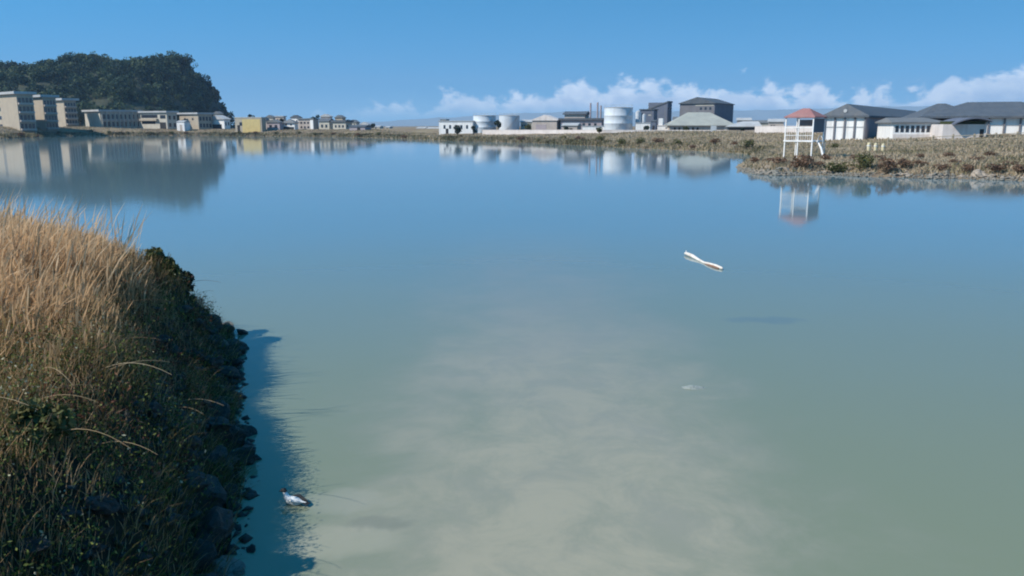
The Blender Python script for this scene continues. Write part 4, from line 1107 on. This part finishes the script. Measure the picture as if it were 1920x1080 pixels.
MID = [(1400, 278, 'the dark opening of the lean-to shed'), (1375, 276, 'the left end of the lean-to shed'), (1340, 276, 'the white sign board'), (1300, 274, 'the left slope of the hip-roofed shed'), (1270, 271, 'the left corner of the hip-roofed shed'), (1236, 270, 'the stepped white store'),
       (1200, 268, 'the dark process wing'), (1165, 267, 'the largest tank'), (1125, 266, 'the gap left of the largest tank'), (1090, 264, 'the factory chimneys'), (1055, 263, 'the left end of the mauve factory'), (1010, 262, 'the beige gabled store'), (975, 260, 'the right edge of the second small tank'),
       (940, 259, 'the gap between the two small tanks'), (900, 258, 'the left small tank'), (865, 257, 'the middle of the long white building'), (835, 256, 'the left end of the long white building')]
for px, py, where in MID:
    kd = rg.choice(('bush_green', 'bush_brown'))
    bush(px, py, rg.uniform(0.8, 1.5), kd, ('olive' if kd == 'bush_green' else 'russet') + ' bush on the bank below ' + where, 'bushes on the bank below the tanks', rg, behind_shore(px, rg.uniform(1.5, 14)))
LEFT = [(40, 250, 'the sunlit end of the nearest apartment block'), (70, 249, 'the middle apartment block'), (112, 249, 'the farthest apartment block'), (140, 247, 'the dark tree beside the apartment blocks'), (170, 250, 'the blank end of the gallery terrace'), (205, 250, 'the first columns of the gallery terrace'), (240, 249, 'the right half of the gallery terrace'),
        (285, 248, 'the balcony of the flats'), (322, 249, 'the right side of the balcony flats'), (350, 248, 'the sunlit end of the cream flats'), (385, 248, 'the dark side of the cream flats'), (412, 249, 'the garage house'), (450, 248, 'the white part of the yellow building'), (480, 248, 'the yellow front'),
        (520, 249, 'the lilac-grey house'), (560, 250, 'the veranda house'), (592, 250, 'the beige two-storey house'), (625, 251, 'the green-roofed pale house'), (670, 252, 'the low dark shed'), (710, 253, 'the tiny grey cabin'), (760, 255, 'the open gap left of the white huts')]
for px, py, where in LEFT:
    kd = rg.choice(('bush_green', 'bush_green', 'bush_brown'))
    bush(px, py, rg.uniform(1.1, 1.8), kd, ('olive' if kd == 'bush_green' else 'russet') + ' bush on the left shore below ' + where, 'bushes along the left shore', rg, behind_shore(px, rg.uniform(1.0, 6)))
assert not first

# ------------------------------------------------------------------ near bank plants
rng = np.random.default_rng(77)
def bank_points(n, xr, yr, dmin, dmax, w=None):
    out = np.zeros((0, 3))
    while len(out) < n:
        x = rng.uniform(*xr, n); y = rng.uniform(*yr, n); d = shore_dist(x, y)
        ok = (d > dmin) & (d < dmax)
        if w is not None: ok &= rng.uniform(0, 1, n) < w(x, y, d)
        out = np.concatenate([out, np.stack([x, y, d], 1)[ok]])
    return out[:n]
def withz(P, dz=-0.03):
    return np.stack([P[:, 0], P[:, 1], ground_z(P[:, 0], P[:, 1]) + dz], 1)
lean_to = np.array([0.92, -0.25, 0])
def dirs(n, spread):
    a = rng.normal(0, spread, n) + math.atan2(lean_to[1], lean_to[0])
    return np.stack([np.cos(a), np.sin(a), np.zeros(n)], 1)
# dry grass on the sunlit top
w_top = lambda x, y, d: sm((d - 1.2) / 1.1) * sm((y - 7.0) / 3.0) * (0.6 + 0.4 * wob(x, y, 4))
P = bank_points(80000, (-26, -3.5), (6.5, 30), 0.9, 14, w_top)
n = len(P); b = withz(P)
ln = rng.uniform(0.45, 1.0, n) * (0.75 + 0.3 * wob(P[:, 0], P[:, 1], 1.5))
pr = np.tile(np.array([1.0, 0.9, 0.7, 0.1]), (n, 1)); seed = rng.uniform(0, 1, n) < 0.38
pr[seed] = np.array([0.6, 0.6, 2.6, 0.4])
ln[seed] *= 1.15
near_edge = sm((P[:, 2] - 0.9) / 2.2); ln *= 0.45 + 0.55 * near_edge
tn = np.clip(rng.normal(0.60, 0.13, n) + 0.12 * wob(P[:, 0], P[:, 1], 2.5) - 0.25 * sm((10.5 - P[:, 1]) / 3.5), 0.1, 1)
tone = np.stack([tn * 0.45, tn * 0.9, tn, tn + 0.12], 1).clip(0, 1)
g1 = blades(rng, b, ln, dirs(n, 1.0), np.where(rng.uniform(0, 1, n) < 0.25, rng.uniform(0.5, 0.95, n), rng.uniform(0.05, 0.5, n)) * (0.5 + 0.5 * near_edge), np.full(n, 0.008) + P[:, 1] * 0.00018, pr, tone)
# sparser feathery stems along the far edge of the grass
P = bank_points(420, (-16, -5), (11, 24), 1.6, 4.0); n2 = len(P)
g2 = blades(rng, withz(P), rng.uniform(0.9, 1.35, n2), dirs(n2, 0.5), rng.uniform(0.2, 0.6, n2), np.full(n2, 0.010), np.tile(np.array([0.5, 0.5, 1.9, 0.2]), (n2, 1)), rng.uniform(0.6, 1.0, n2))
# green and tan blades further down the slope
P = bank_points(34000, (-14, -2), (3.4, 22), 0.3, 3.2, lambda x, y, d: 0.35 + 0.65 * sm((d - 0.3) / 1.5)); n3 = len(P)
g3 = blades(rng, withz(P), rng.uniform(0.2, 0.5, n3) * (0.45 + 0.55 * sm((P[:, 2] - 0.4) / 1.6)), dirs(n3, 1.6), rng.uniform(0.1, 0.7, n3), np.full(n3, 0.009), np.tile(np.array([1, 0.9, 0.6, 0.1]), (n3, 1)), np.clip(rng.normal(0.32, 0.2, n3) + 0.2 * wob(P[:, 0], P[:, 1], 3), 0, 0.9))
P = bank_points(5200, (-10, -1.8), (3.2, 19.5), 0.02, 0.75); n5 = len(P)
e_ = 0.05; gx_ = (shore_dist(P[:, 0] + e_, P[:, 1]) - shore_dist(P[:, 0] - e_, P[:, 1])); gy_ = (shore_dist(P[:, 0], P[:, 1] + e_) - shore_dist(P[:, 0], P[:, 1] - e_))
aw = np.arctan2(-gy_, -gx_) + rng.normal(0, 0.6, n5)
kp = wob(P[:, 0], P[:, 1], 5) + rng.normal(0, 0.3, n5) > -0.1; P, aw = P[kp], aw[kp]; n5 = len(P)
g4 = blades(rng, withz(P, 0.02), rng.uniform(0.12, 0.42, n5), np.stack([np.cos(aw), np.sin(aw), np.zeros(n5)], 1), rng.uniform(0.4, 1.0, n5), np.full(n5, 0.010), np.tile(np.array([1, 0.9, 0.6, 0.1]), (n5, 1)), np.clip(rng.normal(0.16, 0.16, n5), 0, 0.8))
V, Q, T = join([g1, g2, g3, g4])
tag(np_obj('dry_grass', V, Q, M['drygrass'], T), 'tall dry tan grass with pale seed heads on the near bank', 'grass', kind='stuff')
# leafy weeds: clumps of small leaves over the crest and the shaded slope
P = bank_points(1500, (-12, -1.8), (2.6, 21), 0.15, 4.5, lambda x, y, d: np.where(y < 9.5, 1.0, 0.5 * sm((2.4 - d) / 1.2)))
cz = withz(P, 0.0)
L_ = []
for k in range(len(P)):
    m_ = rng.integers(24, 60); rr = rng.uniform(0.13, 0.32)
    q = cz[k] + ball_points(rng, m_, 0.3) * np.array([rr, rr, rr * 0.9]) + np.array([0, 0, rr * 0.75])
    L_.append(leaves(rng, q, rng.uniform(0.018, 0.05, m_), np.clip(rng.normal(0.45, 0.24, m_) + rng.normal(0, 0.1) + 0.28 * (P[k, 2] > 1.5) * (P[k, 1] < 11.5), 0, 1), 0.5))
V, Q, T = join(L_)
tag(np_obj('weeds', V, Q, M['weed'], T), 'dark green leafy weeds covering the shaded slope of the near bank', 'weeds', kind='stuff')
P = bank_points(190, (-9, -3), (7, 20), 0.5, 2.2, lambda x, y, d: 0.3 + 0.7 * (wob(x, y, 3) > 0.1)); cz = withz(P, 0.0); L_ = []
for k in range(len(P)):
    m_ = 40; rr = rng.uniform(0.12, 0.3)
    L_.append(leaves(rng, cz[k] + ball_points(rng, m_, 0.2) * rr + np.array([0, 0, rr * .7]), rng.uniform(0.03, 0.09, m_), rng.uniform(0, 1, m_), 0.25))
V, Q, T = join(L_)
tag(np_obj('russet_weed', V, Q, M['redweed'], T), 'russet twiggy weed along the shoulder of the near bank', 'weeds', kind='stuff')
# long dead stalks arching down the slope towards the water
ST = MB(); parts = []
P = bank_points(40, (-10, -2.4), (3.6, 19), 0.7, 2.6); zz = withz(P, 0.1)
lenS = rng.uniform(0.4, 1.15, len(P)); n4 = len(P)
sv, sq, stn = [], [], []
for k in range(n4):
    a_ = rng.normal(0.1, 0.55); d_ = np.array([math.cos(a_), math.sin(a_), 0]); Lk = lenS[k]
    pts_ = []
    for s_ in np.linspace(0, 1, 9):
        q = zz[k] + d_ * Lk * s_; q[2] = zz[k][2] + Lk * (0.50 * s_ - 0.42 * s_ * s_); pts_.append(q)
    rad = np.linspace(0.005, 0.002, 9)
    side = np.array([-d_[1], d_[0], 0]); o0 = sum(len(v) for v in sv)
    ring = []
    for q, r_ in zip(pts_, rad):
        ring += [q + side * r_, q + np.array([0, 0, r_]), q - side * r_, q - np.array([0, 0, r_])]
    sv.append(np.array(ring)); f = []
    for i in range(8):
        for j in range(4):
            f.append([o0 + i * 4 + j, o0 + i * 4 + (j + 1) % 4, o0 + (i + 1) * 4 + (j + 1) % 4, o0 + (i + 1) * 4 + j])
    sq.append(np.array(f)); stn.append(np.full(36, rng.uniform(0, 1)))
tag(np_obj('dead_stalks', np.concatenate(sv), np.concatenate(sq), M['stalk'], np.concatenate(stn)), 'thin dead stalks arching over the shaded slope of the near bank', 'stalks', kind='stuff')
# leafy shrubs on the shoulder of the bank
def shrub(px, py, z, r, label, leafmat, seed, nl=1500, size=0.075):
    p = on_plane(px, py, z); rg_ = np.random.default_rng(seed)
    root = empty('shrub', (p.x, p.y, gz(p.x, p.y)), 0, label, 'shrub')
    V, Q, T = crown(rg_, 0, 0, -0.1, r, 1.7 * r, nl, size, 0.5)
    np_obj('foliage', V, Q, M[leafmat], T, root)
    s_ = MB()
    for k in range(6):
        a_ = k * 1.05; s_.tube([(0, 0, -0.1), (math.cos(a_) * r * .3, math.sin(a_) * r * .3, r * 0.6), (math.cos(a_) * r * .6, math.sin(a_) * r * .6, r * 1.2)], [0.02, 0.012, 0.005], M['bark'], 5)
    s_.build('stem', root)
shrub(305, 566, 1.0, 0.42, 'green sunlit shrub standing at the tip of the near bank', 'bush_green', 51)
shrub(336, 578, 0.7, 0.40, 'dark shaded shrub at the tip of the near bank, right of the green one', 'tree_leaf', 52)
shrub(60, 775, 2.0, 0.30, 'yellow-green leafy shrub on the bank crest at the left frame edge', 'bush_green', 53, 1100)

# ------------------------------------------------------------------ things afloat
A, B = on_plane(1284, 478), on_plane(1352, 506)
d = (B - A); Ld = d.length
dr = empty('driftwood', (A.x, A.y, 0), math.atan2(d.y, d.x), 'bleached white driftwood log with a narrow middle, floating out on the open water', 'driftwood')
lg = MB(); lg.tube([(0, 0, 0.06), (Ld * .06, 0.01, 0.07), (Ld * .2, 0.03, 0.06), (Ld * .4, 0.0, 0.03), (Ld * .58, -0.03, 0.02), (Ld * .68, -0.02, 0.04), (Ld * .85, 0.02, 0.05), (Ld * .97, 0.05, 0.04), (Ld, 0.05, 0.035)],
                   [0.03, 0.06, 0.066, 0.046, 0.036, 0.046, 0.054, 0.046, 0.02], M['drift'], 12); lg.build('log', dr, smooth=True)
bk = MB(); bk.tube([(Ld * .60, -0.04, 0.012), (Ld * .72, -0.04, 0.015), (Ld * .86, -0.03, 0.018), (Ld * .95, -0.02, 0.02)], [0.02, 0.036, 0.044, 0.024], M['driftbark'], 10); bk.build('bark_patch', dr, smooth=True)
bk = MB(); bk.tube([(Ld * .02, 0.035, 0.075), (Ld * .12, 0.05, 0.085), (Ld * .24, 0.055, 0.07)], [0.015, 0.035, 0.015], M['driftbark'], 8); bk.build('bark_patch', dr, smooth=True)
tw = MB(); tw.tube([(Ld * .02, 0.0, 0.07), (-0.1, 0.09, 0.13), (-0.16, 0.12, 0.12)], [0.025, 0.016, 0.008], M['drift'], 6); tw.build('twig', dr)

p = on_plane(1300, 727)
bm = bmesh.new(); bmesh.ops.create_grid(bm, x_segments=28, y_segments=12, size=1.0)
for v in bm.verts:
    r2 = v.co.x ** 2 + v.co.y ** 2
    q = Vector((v.co.x * 0.20 * (1 + 0.25 * mnoise.noise(Vector((v.co.y * 2, 1, 0)))), v.co.y * 0.11 * (1 + 0.3 * mnoise.noise(Vector((v.co.x * 2, 4, 0)))), 0))
    q.z = 0.035 * (1 - r2) + 0.018 * mnoise.fractal(Vector((v.co.x * 3, v.co.y * 3, 2)), 1, 2, 3) - 0.004
    v.co = q
bmesh.ops.solidify(bm, geom=bm.faces[:], thickness=0.004)
me = bpy.data.meshes.new('plastic_scrap'); bm.to_mesh(me); bm.free(); me.materials.append(M['plastic'])
ps = bpy.data.objects.new('plastic_scrap', me); COL.objects.link(ps); ps.location = (p.x, p.y, 0); ps.rotation_euler = (0, 0, -0.1)
tag(ps, 'pale crumpled scrap barely breaking the murky water, right of the mud plume', 'litter')

# bird: grown from a skeleton so the body is one surface
p = on_plane(552, 944)
bird = empty('bird', (p.x, p.y, 0), R(-22), 'black and white water bird floating in the shade off the near bank', 'bird')
def skin(name, verts, edges, radii, mlist, parent, lv=2):
    me_ = bpy.data.meshes.new(name); me_.from_pydata(verts, edges, []); o = bpy.data.objects.new(name, me_); COL.objects.link(o)
    md = o.modifiers.new('skin', 'SKIN'); md.use_smooth_shade = True
    for v, r_ in zip(me_.skin_vertices[0].data, radii): v.radius = r_
    me_.skin_vertices[0].data[0].use_root = True
    s_ = o.modifiers.new('sub', 'SUBSURF'); s_.levels = lv; s_.render_levels = lv
    for m_ in mlist: me_.materials.append(m_)
    o.parent = parent; return o
bird.scale = (0.85, 0.85, 0.85)
# +x is the tail, -x the head
skin('body', [(0, 0, 0.035), (-0.09, 0, 0.045), (-0.135, 0, 0.085), (-0.15, 0, 0.135), (-0.175, 0, 0.155), (0.08, 0, 0.04), (0.14, 0, 0.05)], [(0, 1), (1, 2), (2, 3), (3, 4), (0, 5), (5, 6)],
     [(0.085, 0.06), (0.07, 0.055), (0.04, 0.04), (0.032, 0.032), (0.03, 0.03), (0.06, 0.045), (0.03, 0.02)], [M['feather_w']], bird)
cap = MB(); cap.tube([(-0.135, 0, 0.15), (-0.165, 0, 0.178), (-0.2, 0, 0.168), (-0.212, 0, 0.15)], [0.022, 0.034, 0.028, 0.012], M['feather_k'], 10); cap.build('cap', bird, smooth=True)
bl = MB(); bl.tube([(-0.2, 0, 0.155), (-0.235, 0, 0.15), (-0.262, 0, 0.14)], [0.012, 0.008, 0.003], M['beak'], 8); bl.build('bill', bird)
for sgn in (-1, 1):
    wg = MB(); wg.tube([(-0.06, sgn * 0.06, 0.075), (0.03, sgn * 0.075, 0.085), (0.12, sgn * 0.045, 0.075), (0.22, sgn * 0.02, 0.065)], [0.018, 0.034, 0.026, 0.006], M['feather_k'] if sgn > 0 else M['feather_w'], 8); wg.build('wing', bird, smooth=True)
    ey = MB(); ey.tube([(-0.182, sgn * 0.024, 0.16), (-0.182, sgn * 0.032, 0.16)], [0.006, 0.004], M['beak'], 6); ey.build('eye', bird)
tl = MB(); tl.add([(0.12, -0.03, 0.05), (0.12, 0.03, 0.05), (0.25, 0.045, 0.035), (0.25, -0.045, 0.035), (0.12, -0.03, 0.064), (0.12, 0.03, 0.064), (0.25, 0.045, 0.042), (0.25, -0.045, 0.042)],
                  [(0, 3, 2, 1), (4, 5, 6, 7), (0, 1, 5, 4), (1, 2, 6, 5), (2, 3, 7, 6), (3, 0, 4, 7)], M['feather_k']); tl.build('tail', bird)

# ------------------------------------------------------------------ haze
hz, nt, _b = new_mat('air_haze')
nt.nodes.remove(_b)
pv = nt.nodes.new('ShaderNodeVolumePrincipled')
pv.inputs['Color'].default_value = (0.45, 0.70, 1.0, 1); pv.inputs['Density'].default_value = 1.3e-4; pv.inputs['Anisotropy'].default_value = 0.0
nt.links.new(pv.outputs[0], nt.nodes['Material Output'].inputs['Volume'])
hb = MB().box(-11500, 11500, -400, 12600, -2.0, 700, hz).build('haze')
tag(hb, 'thin pale blue air that fades the far range', 'haze', kind='stuff')
